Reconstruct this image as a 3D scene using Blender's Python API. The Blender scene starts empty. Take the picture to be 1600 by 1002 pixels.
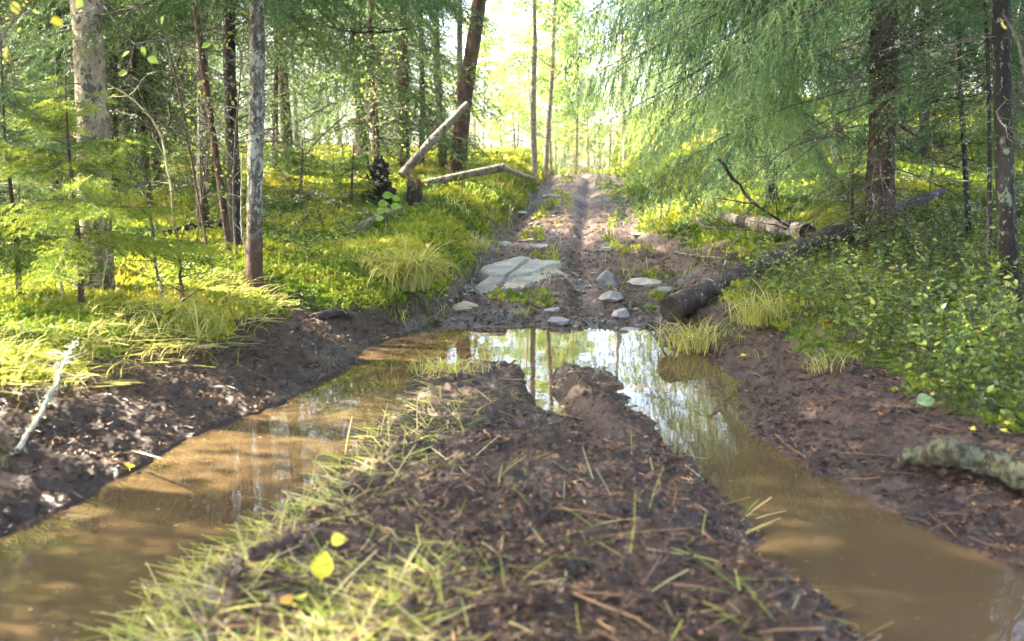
import bpy, bmesh, math, random
import numpy as np
from mathutils import Vector
random.seed(7)
RNG = np.random.default_rng(11)
sc = bpy.context.scene
COL = sc.collection
R = math.radians

# ------------------------------------------------------------------ camera
CAMH, FPX, PITCH = 1.15, 1560.0, R(8.86)
cam_d = bpy.data.cameras.new('camera'); cam = bpy.data.objects.new('camera', cam_d); COL.objects.link(cam)
cam.location = (0, 0, CAMH); cam.rotation_euler = (R(90) - PITCH, 0, 0)
cam_d.sensor_width = 36; cam_d.lens = 36 * FPX / 1600; cam_d.clip_start = 0.05; cam_d.clip_end = 2000
cam_d.dof.use_dof = True; cam_d.dof.focus_distance = 7.2; cam_d.dof.aperture_fstop = 2.4
sc.camera = cam
# ------------------------------------------------------------------ light
SUN_DIR = np.array([-0.80, 0.20, 0.66]); SUN_DIR /= np.linalg.norm(SUN_DIR)      # towards the sun
sun_el = math.asin(SUN_DIR[2]); sun_az = math.atan2(SUN_DIR[0], SUN_DIR[1])
w = bpy.data.worlds.new('World'); sc.world = w; w.use_nodes = True
nt = w.node_tree; sky = nt.nodes.new('ShaderNodeTexSky'); sky.sky_type = 'NISHITA'; sky.sun_disc = False
sky.sun_elevation = sun_el; sky.sun_rotation = sun_az; sky.air_density = 0.6; sky.dust_density = 4.0; sky.ozone_density = 1.0
nt.links.new(sky.outputs[0], nt.nodes['Background'].inputs[0]); nt.nodes['Background'].inputs[1].default_value = 0.15
sl = bpy.data.lights.new('sun', 'SUN'); sl.energy = 5.0; sl.angle = R(0.53); sl.color = (1.0, 0.91, 0.74)
so = bpy.data.objects.new('sun', sl); COL.objects.link(so)
so.rotation_euler = Vector(SUN_DIR).to_track_quat('Z', 'Y').to_euler(); so.location = (-20, -5, 20)
sc.view_settings.view_transform = 'Standard'; sc.view_settings.look = 'None'
sc.view_settings.exposure = 3.68; sc.view_settings.gamma = 1.0
sc.render.engine = 'CYCLES'
sc.cycles.max_bounces = 8; sc.cycles.diffuse_bounces = 4; sc.cycles.transmission_bounces = 5; sc.cycles.glossy_bounces = 3
sc.cycles.transparent_max_bounces = 6; sc.cycles.sample_clamp_indirect = 8.0
sc.cycles.use_adaptive_sampling = True; sc.cycles.adaptive_threshold = 0.02

# ------------------------------------------------------------------ noise
def _hash(ix, iy, iz, seed):
    h = (ix.astype(np.int64) * 374761393 + iy.astype(np.int64) * 668265263 + iz.astype(np.int64) * 2147483647 + seed * 974634777) & 0xffffffff
    h = ((h ^ (h >> 13)) * 1274126177) & 0xffffffff
    return ((h ^ (h >> 16)) & 0xffff) / 65535.0
def vnoise(x, y, z=None, seed=0):
    x = np.asarray(x, float); y = np.asarray(y, float)
    if z is None: z = np.zeros_like(x)
    ix, iy, iz = np.floor(x), np.floor(y), np.floor(z); fx, fy, fz = x - ix, y - iy, z - iz
    ux, uy, uz = [f * f * f * (f * (f * 6 - 15) + 10) for f in (fx, fy, fz)]
    def c(a, b, d): return _hash(ix + a, iy + b, iz + d, seed)
    flat = not np.any(fz)
    def pl(d):
        return (c(0,0,d) * (1-ux) + c(1,0,d) * ux) * (1-uy) + (c(0,1,d) * (1-ux) + c(1,1,d) * ux) * uy
    r = pl(0) if flat else pl(0) * (1-uz) + pl(1) * uz
    return r * 2 - 1
def fbm(x, y, z=None, oct=4, seed=0, gain=.5):
    s, a = 0, 1.0; t = 0
    x = np.asarray(x, float); y = np.asarray(y, float)
    for i in range(oct):
        s = s + a * vnoise(x * 2**i + 17.3*i, y * 2**i - 9.1*i, None if z is None else z * 2**i, seed + i); t += a; a *= gain
    return s / t
def sstep(a, b, x): t = np.clip((x - a) / (b - a), 0, 1); return t * t * (3 - 2 * t)
def itp(y, ys, vs): return np.interp(y, ys, vs)

# ------------------------------------------------------------------ terrain
def XL0(y): return itp(y, [2.4,2.8,3.06,3.37,4.0,4.35,4.7,5.4,5.94,6.4,6.9,7.6], [-1.72,-1.65,-1.57,-1.47,-1.40,-1.28,-1.13,-.97,-.93,-.88,-.62,-.45])
def XL1(y): return itp(y, [2.4,2.6,3.03,3.57,4.06,4.46,5.25,5.7], [-.93,-.88,-.78,-.69,-.62,-.57,-.54,-.44])
def XR0(y): return itp(y, [2.45,2.8,3.25,3.65,4.06,4.7,5.4,5.7], [.87,.74,.76,.71,.62,.60,.54,.45])
def XR1(y): return itp(y, [2.4,2.71,3.08,3.44,3.8,4.4,4.8,5.25,5.94,6.4,6.8], [1.62,1.44,1.31,1.19,1.10,1.04,1.12,1.22,1.18,1.10,.9])
def RA(y): return itp(y, [6.6,7.3,8,10,12,14,20,30,60], [-.75,-.55,-.42,-.36,-.17,.12,.66,1.2,2.6])
def RB(y): return itp(y, [6.6,7.3,8,10,12,14,20,30,60], [.95,1.05,1.35,1.62,1.45,1.58,2.2,3.0,5.0])
def roadz(y): return itp(y, [6.5,6.8,7.2,10,12,15,20,24,30,60,300], [-.02,.01,.035,.21,.34,.55,.86,.92,.8,1.4,6])
def floorL(x, y):
    b = itp(y, [-30,0,3,5,8,12,20,30,60,300], [.2,.22,.2,.27,.47,.78,1.24,1.42,1.9,7])
    b = b + .035 * np.clip(-x - 2.2, 0, 6) * sstep(8, 16, y) + .04 * np.clip(-x - 2, 0, 5) * (1 - sstep(8, 16, y))
    return b + .10 * fbm(x * .8, y * .8, oct=3, seed=3) + .055 * np.abs(fbm(x * 2.6, y * 2.6, oct=3, seed=5))
def floorR(x, y):
    b = itp(y, [-30,0,3,5,8.4,12,20,30,60,300], [.1,.1,.09,.17,.37,.58,1.12,1.5,2.4,9])
    b = b + .15 * np.clip(y - 9, 0, 10) * sstep(2.0, 4.0, x) * .75 + .03 * np.clip(x - 2, 0, 5)
    return b + .09 * fbm(x * .8 + 40, y * .8, oct=3, seed=4) + .06 * np.abs(fbm(x * 2.6, y * 2.6, oct=3, seed=6))
def groove_x(y): return itp(y, [2.9,3.6,3.9,4.1,4.5,5.0,5.8], [.62,.55,.45,.37,.20,.145,.15])
def terrain(x, y, want=False):
    x = np.asarray(x, float); y = np.asarray(y, float)
    wob = .03 * fbm(x * 2.3, y * 2.3, oct=3, seed=21) + .02 * fbm(x * 11, y * 11, oct=2, seed=22)
    fd = 6.78 + .10 * fbm(x * 2, y * 0 + 3, oct=3, seed=9)            # far edge of the puddle
    far = sstep(fd - .25, fd + .55, y)                               # 0 puddle stretch, 1 climbing road
    la = np.where(y < 6.7, XL0(y), RA(y)); rb = np.where(y < 6.7, XR1(y), RB(y))
    sl_ = la - x + wob; sr = x - rb + wob                             # distance out of the track on either side
    # between the edges
    t = np.minimum(x - XL1(y), XR0(y) - x) + wob * 1.3
    hm = itp(y, [-5,2.4,3,4,5,5.45,5.75], [.12,.13,.115,.085,.06,.045,-.06])
    hump = np.where(t > 0, hm * sstep(-.02, .26, t), t * .7)
    hump = np.maximum(hump, -.09)
    hump = hump * (1 - 0 * x)
    ga = itp(y, [2.9,3.4,3.9,4.2,5.8], [.0,.03,.06,.12,.12])
    hump = hump - ga * np.exp(-((x - groove_x(y)) / .085) ** 2) * (t > 0)
    hump = hump + .02 * np.exp(-((x - groove_x(y) - .17) / .08) ** 2) * (y > 3.6) * (y < 5.6) * (t > 0)
    hump = np.where(y > 5.75, np.minimum(hump, -.03), hump)
    edge = np.minimum(-sl_, -sr)
    puddle = np.where(edge > 0, np.maximum(hump, -.5 * edge * 1.0 - .0) if False else np.maximum(hump, np.minimum(-.12 * np.clip(edge, 0, .5), hump + 0 * x)), 0)
    road = roadz(y) + .035 * (np.exp(-((x - (la + rb) / 2) / .35) ** 2)) * sstep(7.2, 8.5, y)
    road = road - .085 * sstep(7, 8, y) * np.exp(-((x - itp(y, [7,9,12,20], [.55,.62,.85,1.55])) / .11) ** 2)
    road = road - .07 * sstep(7, 8, y) * np.exp(-((x - itp(y, [7,9,12,20], [-.45,-.3,-.05,.8])) / .12) ** 2)
    road = road + .03 * fbm(x * 2.2, y * 2.2, oct=3, seed=31) * sstep(6.9, 7.6, y)
    inner = puddle * (1 - far) + road * far
    # banks
    bl = floorL(x, y); br = floorR(x, y)
    wl = itp(y, [3,5,6.5,7.5,9,20], [.9,1.05,1.1,.65,.4,.6]); wr = itp(y, [3,6,8,12,20], [.9,.8,.5,.6,.8])
    el = inner * (sl_ <= 0) + np.where(sl_ > 0, roadz(y) * far + (bl - roadz(y) * far) * (1 - (1 - np.clip(sl_ / wl, 0, 1)) ** 1.6), 0)
    z = np.where(sl_ > 0, el, inner)
    zr = roadz(y) * far + (br - roadz(y) * far) * (1 - (1 - np.clip(sr / wr, 0, 1)) ** 1.6)
    z = np.where(sr > 0, zr, z)
    out = np.maximum(sl_, sr)
    nb = fbm(x * 1.7 + 5, y * 1.7, oct=3, seed=41)
    mw = itp(y, [2,4.5,6,7,8,12,20], [.75,.62,.45,.10,-.04,-.06,-.08])
    mwr = itp(y, [2,4.5,6,7,9,11,20], [.95,.65,.35,.25,.40,-.04,-.08])
    mud = 1 - sstep(0, .22, np.where(sr > 0, sr - mwr, sl_ - mw) + .25 * nb)
    ch = mud * sstep(-.08, .03, z)
    d = .036 * fbm(x * 7, y * 8, oct=5, seed=51, gain=.66) + .012 * np.abs(fbm(x * 30, y * 30, oct=3, seed=55, gain=.6))
    d = d * (1 - .75 * np.exp(-((y - 6.95) / .28) ** 2))
    z = z + ch * d * np.where((t > .05) & (y < 5.8), 1.35, 1.0)
    z = np.where(y < 6.6, np.where((edge > .02) & (t < -.02), np.minimum(z, -.012), z), z)
    if not want: return z
    wet = (.35 - .1 * sstep(7.6, 9, y)) * (1 - .7 * sstep(10, 14, y)) + .6 * np.exp(-((y - 6.95) / .3) ** 2) + np.clip(1 - sstep(.0, .07, z - .0 * x), 0, 1) * (y < 7.3) + .75 * sstep(.1, .5, fbm(x * 2.1, y * 2.1, oct=3, seed=61)) * mud * (1 - .6 * sstep(9, 13, y)) + .9 * np.exp(-((y - 4.6) / .9) ** 2) * (t > 0.02) * sstep(-.4, .1, fbm(x * 4, y * 4, oct=2, seed=66))
    return z, mud, np.clip(wet, 0, 1), t, sl_, sr
def TZ(x, y): return float(terrain(np.array([x]), np.array([y]))[0])
CP, SP = math.cos(PITCH), math.sin(PITCH)
def ray(px, py):
    a, b = (px - 800) / FPX, -(py - 501) / FPX
    return np.array([a, CP + b * SP, -SP + b * CP])
def at(px, py, y):
    r = ray(px, py); return np.array([0, 0, CAMH]) + r * (y / r[1])
def G(px, py):
    r = ray(px, py); ys = np.exp(np.linspace(math.log(1.8), math.log(60), 4000))
    X = r[0] / r[1] * ys; Z = CAMH + r[2] / r[1] * ys; T = terrain(X, ys)
    k = np.argmax(Z < T)
    if not (Z < T).any(): k = -1
    return np.array([X[k], ys[k], T[k]])

# ------------------------------------------------------------------ mesh building
class Acc:
    def __init__(s): s.V = []; s.F = []; s.T = []; s.n = 0
    def add(s, V, F, mat=0, tint=.5, smooth=False):
        V = np.asarray(V, float).reshape(-1, 3); F = np.asarray(F, np.int64)
        t = np.full(len(V), tint) if np.isscalar(tint) else np.asarray(tint, float)
        s.V.append(V); s.T.append(t); s.F.append((F + s.n, mat, smooth)); s.n += len(V); return s
    def mesh(s, name, mats, origin=(0, 0, 0)):
        me = bpy.data.meshes.new(name)
        V = np.concatenate(s.V) - np.asarray(origin); T = np.concatenate(s.T)
        me.vertices.add(len(V)); me.vertices.foreach_set('co', V.astype(np.float32).ravel())
        nl = sum(F.size for F, _, _ in s.F); nf = sum(len(F) for F, _, _ in s.F)
        me.loops.add(nl); me.polygons.add(nf)
        me.loops.foreach_set('vertex_index', np.concatenate([F.ravel() for F, _, _ in s.F]).astype(np.int32))
        sizes = np.concatenate([np.full(len(F), F.shape[1]) for F, _, _ in s.F])
        me.polygons.foreach_set('loop_start', (np.cumsum(sizes) - sizes).astype(np.int32))
        me.polygons.foreach_set('material_index', np.concatenate([np.full(len(F), m) for F, m, _ in s.F]).astype(np.int32))
        me.polygons.foreach_set('use_smooth', np.concatenate([np.full(len(F), sm) for F, _, sm in s.F]).astype(bool))
        a = me.attributes.new('tint', 'FLOAT', 'POINT'); a.data.foreach_set('value', T.astype(np.float32))
        for m in (mats if isinstance(mats, (list, tuple)) else [mats]): me.materials.append(m)
        me.update(calc_edges=True); return me
    def obj(s, name, mats, parent=None, origin=(0, 0, 0), **k):
        o = bpy.data.objects.new(name, s.mesh(name, mats, origin)); COL.objects.link(o)
        if parent is not None: o.parent = parent
        else: o.location = origin
        return tag(o, **k)
def tag(o, label=None, cat=None, group=None, kind=None):
    if label: o['label'] = label
    if cat: o['category'] = cat
    if group: o['group'] = group
    if kind: o['kind'] = kind
    return o
def thing(name, label, cat, loc=(0, 0, 0), group=None):
    o = bpy.data.objects.new(name, None); COL.objects.link(o); o.location = loc; o.empty_display_size = .1
    return tag(o, label, cat, group)
def copy_tree(o, parent=None):
    c = o.copy(); COL.objects.link(c); c.parent = parent
    for ch in list(o.children): copy_tree(ch, c)
    return c
def norm(v): return v / np.maximum(np.linalg.norm(v, axis=-1, keepdims=True), 1e-9)
def tubes(P, Rr, n=5, cap=False):
    """P (m,k,3) centre lines, Rr (m,k) radii -> V, F"""
    P = np.asarray(P, float); Rr = np.asarray(Rr, float)
    if P.ndim == 2: P = P[None]; Rr = Rr[None]
    m, k, _ = P.shape
    T = norm(np.gradient(P, axis=1)); ax = norm(P[:, -1] - P[:, 0])
    ref = np.where(np.abs(ax[:, 2:3]) > .8, np.array([[1., 0, 0]]), np.array([[0, 0, 1.]]))[:, None]
    A = norm(np.cross(T, ref)); B = np.cross(T, A)
    th = np.arange(n) * 2 * math.pi / n
    V = P[:, :, None] + Rr[:, :, None, None] * (np.cos(th)[None, None, :, None] * A[:, :, None] + np.sin(th)[None, None, :, None] * B[:, :, None])
    i = np.arange(k - 1)[:, None] * n + np.arange(n)[None]; j = np.arange(k - 1)[:, None] * n + (np.arange(n)[None] + 1) % n
    F = np.stack([i, j, j + n, i + n], -1).reshape(-1, 4)
    F = (F[None] + (np.arange(m) * k * n)[:, None, None]).reshape(-1, 4)
    return V.reshape(-1, 3), F
def inst(proto, O, D, U, S, tint=None):
    """copies of proto (V, F); y axis along D, z axis towards U, scaled S"""
    V, F = proto; D = norm(D); X = norm(np.cross(D, U)); Z = np.cross(X, D)
    M = np.stack([X, D, Z], 1)
    S = np.asarray(S, float)
    if S.ndim == 1: S = S[:, None]
    W = O[:, None] + np.einsum('kij,nki->nkj'.replace('nki', 'nvk').replace('kij,nvk->nkj', 'nkj,nvk->nvj') if False else 'nkj,nvk->nvj', M, V[None] * S[:, None])
    k = len(O); FF = (F[None] + (np.arange(k) * len(V))[:, None, None]).reshape(-1, F.shape[1])
    T = np.repeat(tint if tint is not None else np.full(k, .5), len(V))
    return W.reshape(-1, 3), FF, T
def rdir(n, zmin=-1, zmax=1):
    z = RNG.uniform(zmin, zmax, n); a = RNG.uniform(0, 2 * math.pi, n); r = np.sqrt(1 - z * z)
    return np.stack([r * np.cos(a), r * np.sin(a), z], 1)

# ------------------------------------------------------------------ materials
def M_new(name):
    m = bpy.data.materials.new(name); m.use_nodes = True; n = m.node_tree
    return m, n, n.nodes['Principled BSDF'], n.nodes['Material Output']
def N(nt, t, **k):
    n = nt.nodes.new(t)
    for a, v in k.items():
        if a in n.inputs.keys() if hasattr(n.inputs, 'keys') else False: n.inputs[a].default_value = v
        else: setattr(n, a, v)
    return n
def ramp(nt, fac, stops):
    r = nt.nodes.new('ShaderNodeValToRGB'); e = r.color_ramp.elements
    while len(e) < len(stops): e.new(.5)
    for x, (p, c) in zip(e, stops): x.position = p; x.color = (*c, 1)
    nt.links.new(fac, r.inputs[0]); return r.outputs[0]
def noise(nt, scale, detail=4, rough=.55, vec=None, dist=0):
    n = nt.nodes.new('ShaderNodeTexNoise'); n.inputs['Scale'].default_value = scale; n.inputs['Detail'].default_value = detail
    n.inputs['Roughness'].default_value = rough; n.inputs['Distortion'].default_value = dist
    if vec is None:
        vec = nt.nodes.new('ShaderNodeTexCoord').outputs['Object']
    nt.links.new(vec, n.inputs['Vector']); return n.outputs['Fac']
def mapping(nt, scale):
    t = nt.nodes.new('ShaderNodeTexCoord'); m = nt.nodes.new('ShaderNodeMapping'); m.inputs['Scale'].default_value = scale
    nt.links.new(t.outputs['Object'], m.inputs['Vector']); return m.outputs[0]
def mix(nt, f, a, b):
    m = nt.nodes.new('ShaderNodeMix'); m.data_type = 'RGBA'
    for v, s in ((f, 0), (a, 6), (b, 7)):
        if hasattr(v, 'node'): nt.links.new(v, m.inputs[s])
        elif s == 0: m.inputs[0].default_value = v
        else: m.inputs[s].default_value = (*v, 1)
    return m.outputs[2]
def math_(nt, op, a, b=0.0, clamp=False):
    m = nt.nodes.new('ShaderNodeMath'); m.operation = op; m.use_clamp = clamp
    for i, v in enumerate((a, b)):
        if hasattr(v, 'node'): nt.links.new(v, m.inputs[i])
        else: m.inputs[i].default_value = v
    return m.outputs[0]
def bump(nt, h, bsdf, strength=.5, dist=.01):
    b = nt.nodes.new('ShaderNodeBump'); b.inputs['Strength'].default_value = strength; b.inputs['Distance'].default_value = dist
    nt.links.new(h, b.inputs['Height']); nt.links.new(b.outputs[0], bsdf.inputs['Normal'])
def attr(nt, name):
    a = nt.nodes.new('ShaderNodeAttribute'); a.attribute_name = name; return a.outputs['Fac']
def foliage(name, stops, transl=.4, rough=.5, spec=.25, spots=False):
    m, n, b, out = M_new(name)
    c = ramp(n, attr(n, 'tint'), stops)
    if spots: c = mix(n, ramp(n, noise(n, 90, 4, .7), [(.52, (0, 0, 0)), (.66, (.8, .8, .8))]), c, (.16,.08,.02))
    n.links.new(c, b.inputs['Base Color']); b.inputs['Roughness'].default_value = rough; b.inputs['Specular IOR Level'].default_value = spec
    t = n.nodes.new('ShaderNodeBsdfTranslucent'); n.links.new(c, t.inputs['Color'])
    mx = n.nodes.new('ShaderNodeMixShader'); mx.inputs[0].default_value = transl
    n.links.new(b.outputs[0], mx.inputs[1]); n.links.new(t.outputs[0], mx.inputs[2]); n.links.new(mx.outputs[0], out.inputs['Surface'])
    return m
def bark(name, dark, mid, light, lichen=None, lich=.55, sx=14, sz=3, bs=.6, low=None, soft=.05):
    m, n, b, out = M_new(name)
    f = noise(n, 1.0, 6, .65, mapping(n, (sx, sx, sz)), .6)
    c = ramp(n, f, [(.30, dark), (.52, mid), (.74, light)])
    if lichen is not None:
        g = noise(n, 1.0, 5, .7, mapping(n, (9, 9, 6)), 1.2)
        g = ramp(n, g, [(lich, (0, 0, 0)), (lich + soft, (1, 1, 1))]); c = mix(n, g, c, lichen)
        g2 = noise(n, 1.0, 3, .6, mapping(n, (34, 34, 22)))
        g2 = ramp(n, g2, [(lich + .03, (0, 0, 0)), (lich + .08, (1, 1, 1))]); c = mix(n, g2, c, lichen)
    if low is not None:
        s = n.nodes.new('ShaderNodeSeparateXYZ'); tc = n.nodes.new('ShaderNodeTexCoord'); n.links.new(tc.outputs['Object'], s.inputs[0])
        k = math_(n, 'ADD', s.outputs[2], math_(n, 'MULTIPLY', noise(n, 6, 4), -.5)); k = ramp(n, k, [(.0, (1, 1, 1)), (.38, (0, 0, 0))]); c = mix(n, k, c, low)
    n.links.new(c, b.inputs['Base Color']); b.inputs['Roughness'].default_value = .85; b.inputs['Specular IOR Level'].default_value = .25
    fb = noise(n, 1.0, 8, .7, mapping(n, (sx * 2.2, sx * 2.2, sz * 3)), .8)
    bump(n, fb, b, bs * 1.4, .02); return m
B_SPR = bark('spruce_bark', (.035,.022,.015), (.085,.052,.036), (.17,.11,.08), (.33,.34,.25), .66)
B_RED = bark('red_bark', (.035,.02,.016), (.10,.055,.042), (.19,.12,.10), (.36,.33,.27), .66, 12, 4)
B_GREY = bark('grey_mottled_bark', (.05,.04,.03), (.15,.125,.10), (.30,.27,.23), (.46,.46,.36), .52, 24, 18, low=(.085,.05,.033))
B_PALE = bark('pale_bark', (.16,.12,.08), (.34,.27,.18), (.50,.42,.30), (.10,.09,.055), .53, 12, 9)
B_DARK = bark('dark_bark', (.014,.011,.009), (.036,.029,.023), (.085,.07,.056), (.22,.26,.16), .58)
B_BIRCH = bark('birch_bark', (.14,.10,.08), (.38,.31,.26), (.55,.49,.43), (.12,.09,.07), .57, 6, 16)
B_TWIG = bark('twig_bark', (.06,.045,.03), (.13,.10,.07), (.25,.22,.16), (.40,.43,.33), .60, 60, 40, .2)
B_PTWIG = bark('pale_twig_bark', (.30,.24,.15), (.48,.42,.30), (.62,.58,.46), (.2,.15,.1), .66, 60, 40, .2)
B_LOG = bark('weathered_wood', (.09,.075,.06), (.20,.17,.145), (.34,.31,.28), (.07,.05,.04), .54, 8, 8)
B_DLOG = bark('wet_log_bark', (.025,.017,.012), (.075,.052,.036), (.17,.135,.105), (.34,.34,.27), .60, 8, 8)
B_ROOT = bark('charred_root', (.010,.007,.005), (.035,.024,.016), (.10,.068,.042), None, .6, 8, 8)
B_LICH = bark('lichen_bark', (.025,.017,.012), (.07,.048,.032), (.15,.115,.08), (.17,.18,.10), .46, 12, 12, 1.0, soft=.22)
B_SPL = bark('splintered_wood', (.10,.05,.025), (.20,.11,.055), (.32,.2,.11), None, .6, 30, 3)
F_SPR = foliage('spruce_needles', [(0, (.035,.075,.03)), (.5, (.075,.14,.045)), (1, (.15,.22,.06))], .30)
F_BLUE = foliage('bluish_needles', [(0, (.03,.07,.035)), (.4, (.09,.175,.085)), (.7, (.18,.30,.135)), (1, (.38,.50,.18))], .42)
F_YSPR = foliage('young_needles', [(0, (.05,.10,.015)), (.5, (.15,.23,.025)), (1, (.36,.40,.045))], .40)
F_BIR = foliage('birch_leaves', [(0, (.09,.18,.04)), (.5, (.22,.33,.07)), (.85, (.42,.45,.09)), (1, (.50,.40,.08))], .45)
F_MOSS = foliage('moss_leaves', [(0, (.07,.13,.015)), (.35, (.17,.24,.02)), (.7, (.34,.37,.03)), (1, (.50,.44,.05))], .35)
F_GRASS = foliage('grass_blades', [(0, (.10,.19,.025)), (.35, (.24,.34,.04)), (.7, (.48,.46,.08)), (1, (.66,.56,.24))], .40)
F_DRY = foliage('straw', [(0, (.07,.045,.02)), (.4, (.24,.12,.045)), (.75, (.36,.22,.08)), (1, (.45,.36,.18))], .15)
F_BILB = foliage('bilberry_leaves', [(0, (.04,.08,.010)), (.5, (.17,.25,.025)), (.85, (.44,.47,.07)), (1, (.45,.32,.06))], .35, .35, .5)
F_LEAF = foliage('yellow_leaf', [(0, (.65,.50,.03)), (.5, (.78,.66,.04)), (1, (.85,.78,.15))], .35, spots=True)
F_OLEAF = foliage('orange_leaf', [(0, (.55,.2,.04)), (1, (.65,.35,.08))], .35)
F_GLEAF = foliage('green_leaf', [(0, (.10,.24,.04)), (.6, (.32,.50,.06)), (1, (.5,.6,.12))], .45)
F_PLEAF = foliage('pale_green_leaf', [(0, (.18,.32,.13)), (1, (.28,.44,.2))], .35, spots=True)
F_LICH = foliage('lichen_tufts', [(0, (.30,.34,.22)), (1, (.52,.56,.40))], .3, .9, .1)
F_LITT = foliage('litter_flakes', [(0, (.020,.012,.008)), (.35, (.050,.026,.013)), (.65, (.14,.066,.025)), (.85, (.30,.16,.07)), (1, (.40,.29,.14))], .0, .5, .35)

def ground_mat():
    m, n, b, out = M_new('ground')
    mud, wet = attr(n, 'mud'), attr(n, 'wet')
    f1 = noise(n, 7, 8, .7); f2 = noise(n, 45, 6, .7); f3 = noise(n, 1.1, 4, .6)
    mc = ramp(n, math_(n, 'ADD', math_(n, 'MULTIPLY', f1, .5), math_(n, 'MULTIPLY', f2, .5)), [(.30, (.012,.006,.003)), (.47, (.046,.022,.009)), (.60, (.082,.043,.019)), (.74, (.14,.082,.042))])
    fc = ramp(n, f2, [(.3, (.04,.025,.012)), (.5, (.10,.075,.025)), (.7, (.20,.17,.04))])
    fm = ramp(n, f1, [(.35, (.05,.06,.012)), (.6, (.13,.14,.025))])
    fc = mix(n, ramp(n, f3, [(.4, (0, 0, 0)), (.55, (1, 1, 1))]), fc, fm)
    wd = mix(n, wet, (1, 1, 1), (.62, .60, .58)); mm = n.nodes.new('ShaderNodeMix'); mm.data_type = 'RGBA'; mm.blend_type = 'MULTIPLY'; mm.inputs[0].default_value = 1; n.links.new(mc, mm.inputs[6]); n.links.new(wd, mm.inputs[7]); mc = mm.outputs[2]
    c = mix(n, mud, fc, mc); n.links.new(c, b.inputs['Base Color'])
    r = math_(n, 'SUBTRACT', .78, math_(n, 'MULTIPLY', math_(n, 'MULTIPLY', wet, mud), .60))
    r = math_(n, 'ADD', r, math_(n, 'MULTIPLY', math_(n, 'SUBTRACT', f2, .5), .25), True); n.links.new(r, b.inputs['Roughness'])
    b.inputs['Specular IOR Level'].default_value = .5
    bump(n, math_(n, 'ADD', noise(n, 60, 8, .75), math_(n, 'MULTIPLY', noise(n, 160, 4, .7), .4)), b, .65, .012); return m
def water_mat():
    m, n, b, out = M_new('muddy_water')
    c = ramp(n, noise(n, 1.3, 3, .5), [(.3, (.070,.045,.022)), (.7, (.092,.060,.030))]); n.links.new(c, b.inputs['Base Color'])
    b.inputs['Roughness'].default_value = .012; b.inputs['IOR'].default_value = 1.33; b.inputs['Specular IOR Level'].default_value = .5
    bump(n, noise(n, 9, 2, .4), b, .018, .02); return m
def rock_mat(name, a, c_, d, moss=None, sc_=8):
    m, n, b, out = M_new(name)
    c = ramp(n, noise(n, sc_, 8, .7), [(.3, a), (.5, c_), (.72, d)])
    sp = ramp(n, noise(n, 55, 4, .7), [(.58, (0, 0, 0)), (.64, (1, 1, 1))]); c = mix(n, sp, c, tuple(x * .45 for x in a))
    if moss: c = mix(n, ramp(n, noise(n, 5, 5, .6), [(.52, (0, 0, 0)), (.60, (1, 1, 1))]), c, moss)
    n.links.new(c, b.inputs['Base Color']); b.inputs['Roughness'].default_value = .62
    bump(n, noise(n, 40, 8, .7), b, .5, .008); return m
K_SLAB = rock_mat('green_grey_stone', (.12,.115,.085), (.23,.222,.175), (.36,.35,.30), None, 6)
K_GREY = rock_mat('grey_stone', (.085,.075,.06), (.21,.195,.165), (.37,.355,.32))
K_WHITE = rock_mat('white_stone', (.16,.14,.12), (.34,.31,.27), (.50,.48,.44))
K_TAN = rock_mat('tan_stone', (.30,.22,.12), (.44,.34,.20), (.52,.43,.30))
K_MOSSY = rock_mat('lichen_stone', (.04,.03,.022), (.09,.075,.05), (.17,.15,.10), (.22,.25,.12))

# ------------------------------------------------------------------ ground + water
def axis(parts):
    out = []
    for a, b_, n in parts: out.append(np.linspace(a, b_, n, endpoint=False))
    out.append([parts[-1][1]]); return np.concatenate(out)
xs = axis([(-300,-40,12),(-40,-10,50),(-10,-3.2,130),(-3.2,-1.9,90),(-1.9,1.9,520),(1.9,3.2,90),(3.2,10,130),(10,40,50),(40,300,12)])
ys = axis([(-150,-20,12),(-20,0,40),(0,2.2,60),(2.2,4.5,330),(4.5,7.5,260),(7.5,11,150),(11,24,180),(24,60,70),(60,400,30)])
GX, GY = np.meshgrid(xs, ys)
z, mud, wet, tt, s_l, s_r = terrain(GX.ravel(), GY.ravel(), True)
g = Acc(); nx, ny = len(xs), len(ys)
ii = (np.arange(ny - 1)[:, None] * nx + np.arange(nx - 1)[None]).ravel()
g.add(np.stack([GX.ravel(), GY.ravel(), z], 1), np.stack([ii, ii + 1, ii + nx + 1, ii + nx], 1), 0, .5, True)
ground = g.obj('ground', ground_mat(), kind='structure')
for nm, arr in (('mud', mud), ('wet', wet)):
    a = ground.data.attributes.new(nm, 'FLOAT', 'POINT'); a.data.foreach_set('value', arr.astype(np.float32))
del g, GX, GY
wa = Acc()
wx = np.linspace(-2.6, 2.6, 60); wy = np.linspace(-12, 7.4, 160); WX, WY = np.meshgrid(wx, wy)
ii = (np.arange(159)[:, None] * 60 + np.arange(59)[None]).ravel()
wa.add(np.stack([WX.ravel(), WY.ravel(), 0 * WX.ravel()], 1), np.stack([ii, ii + 1, ii + 61, ii + 60], 1), 0, .5, True)
wa.obj('puddle_water', water_mat(), kind='structure')

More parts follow.
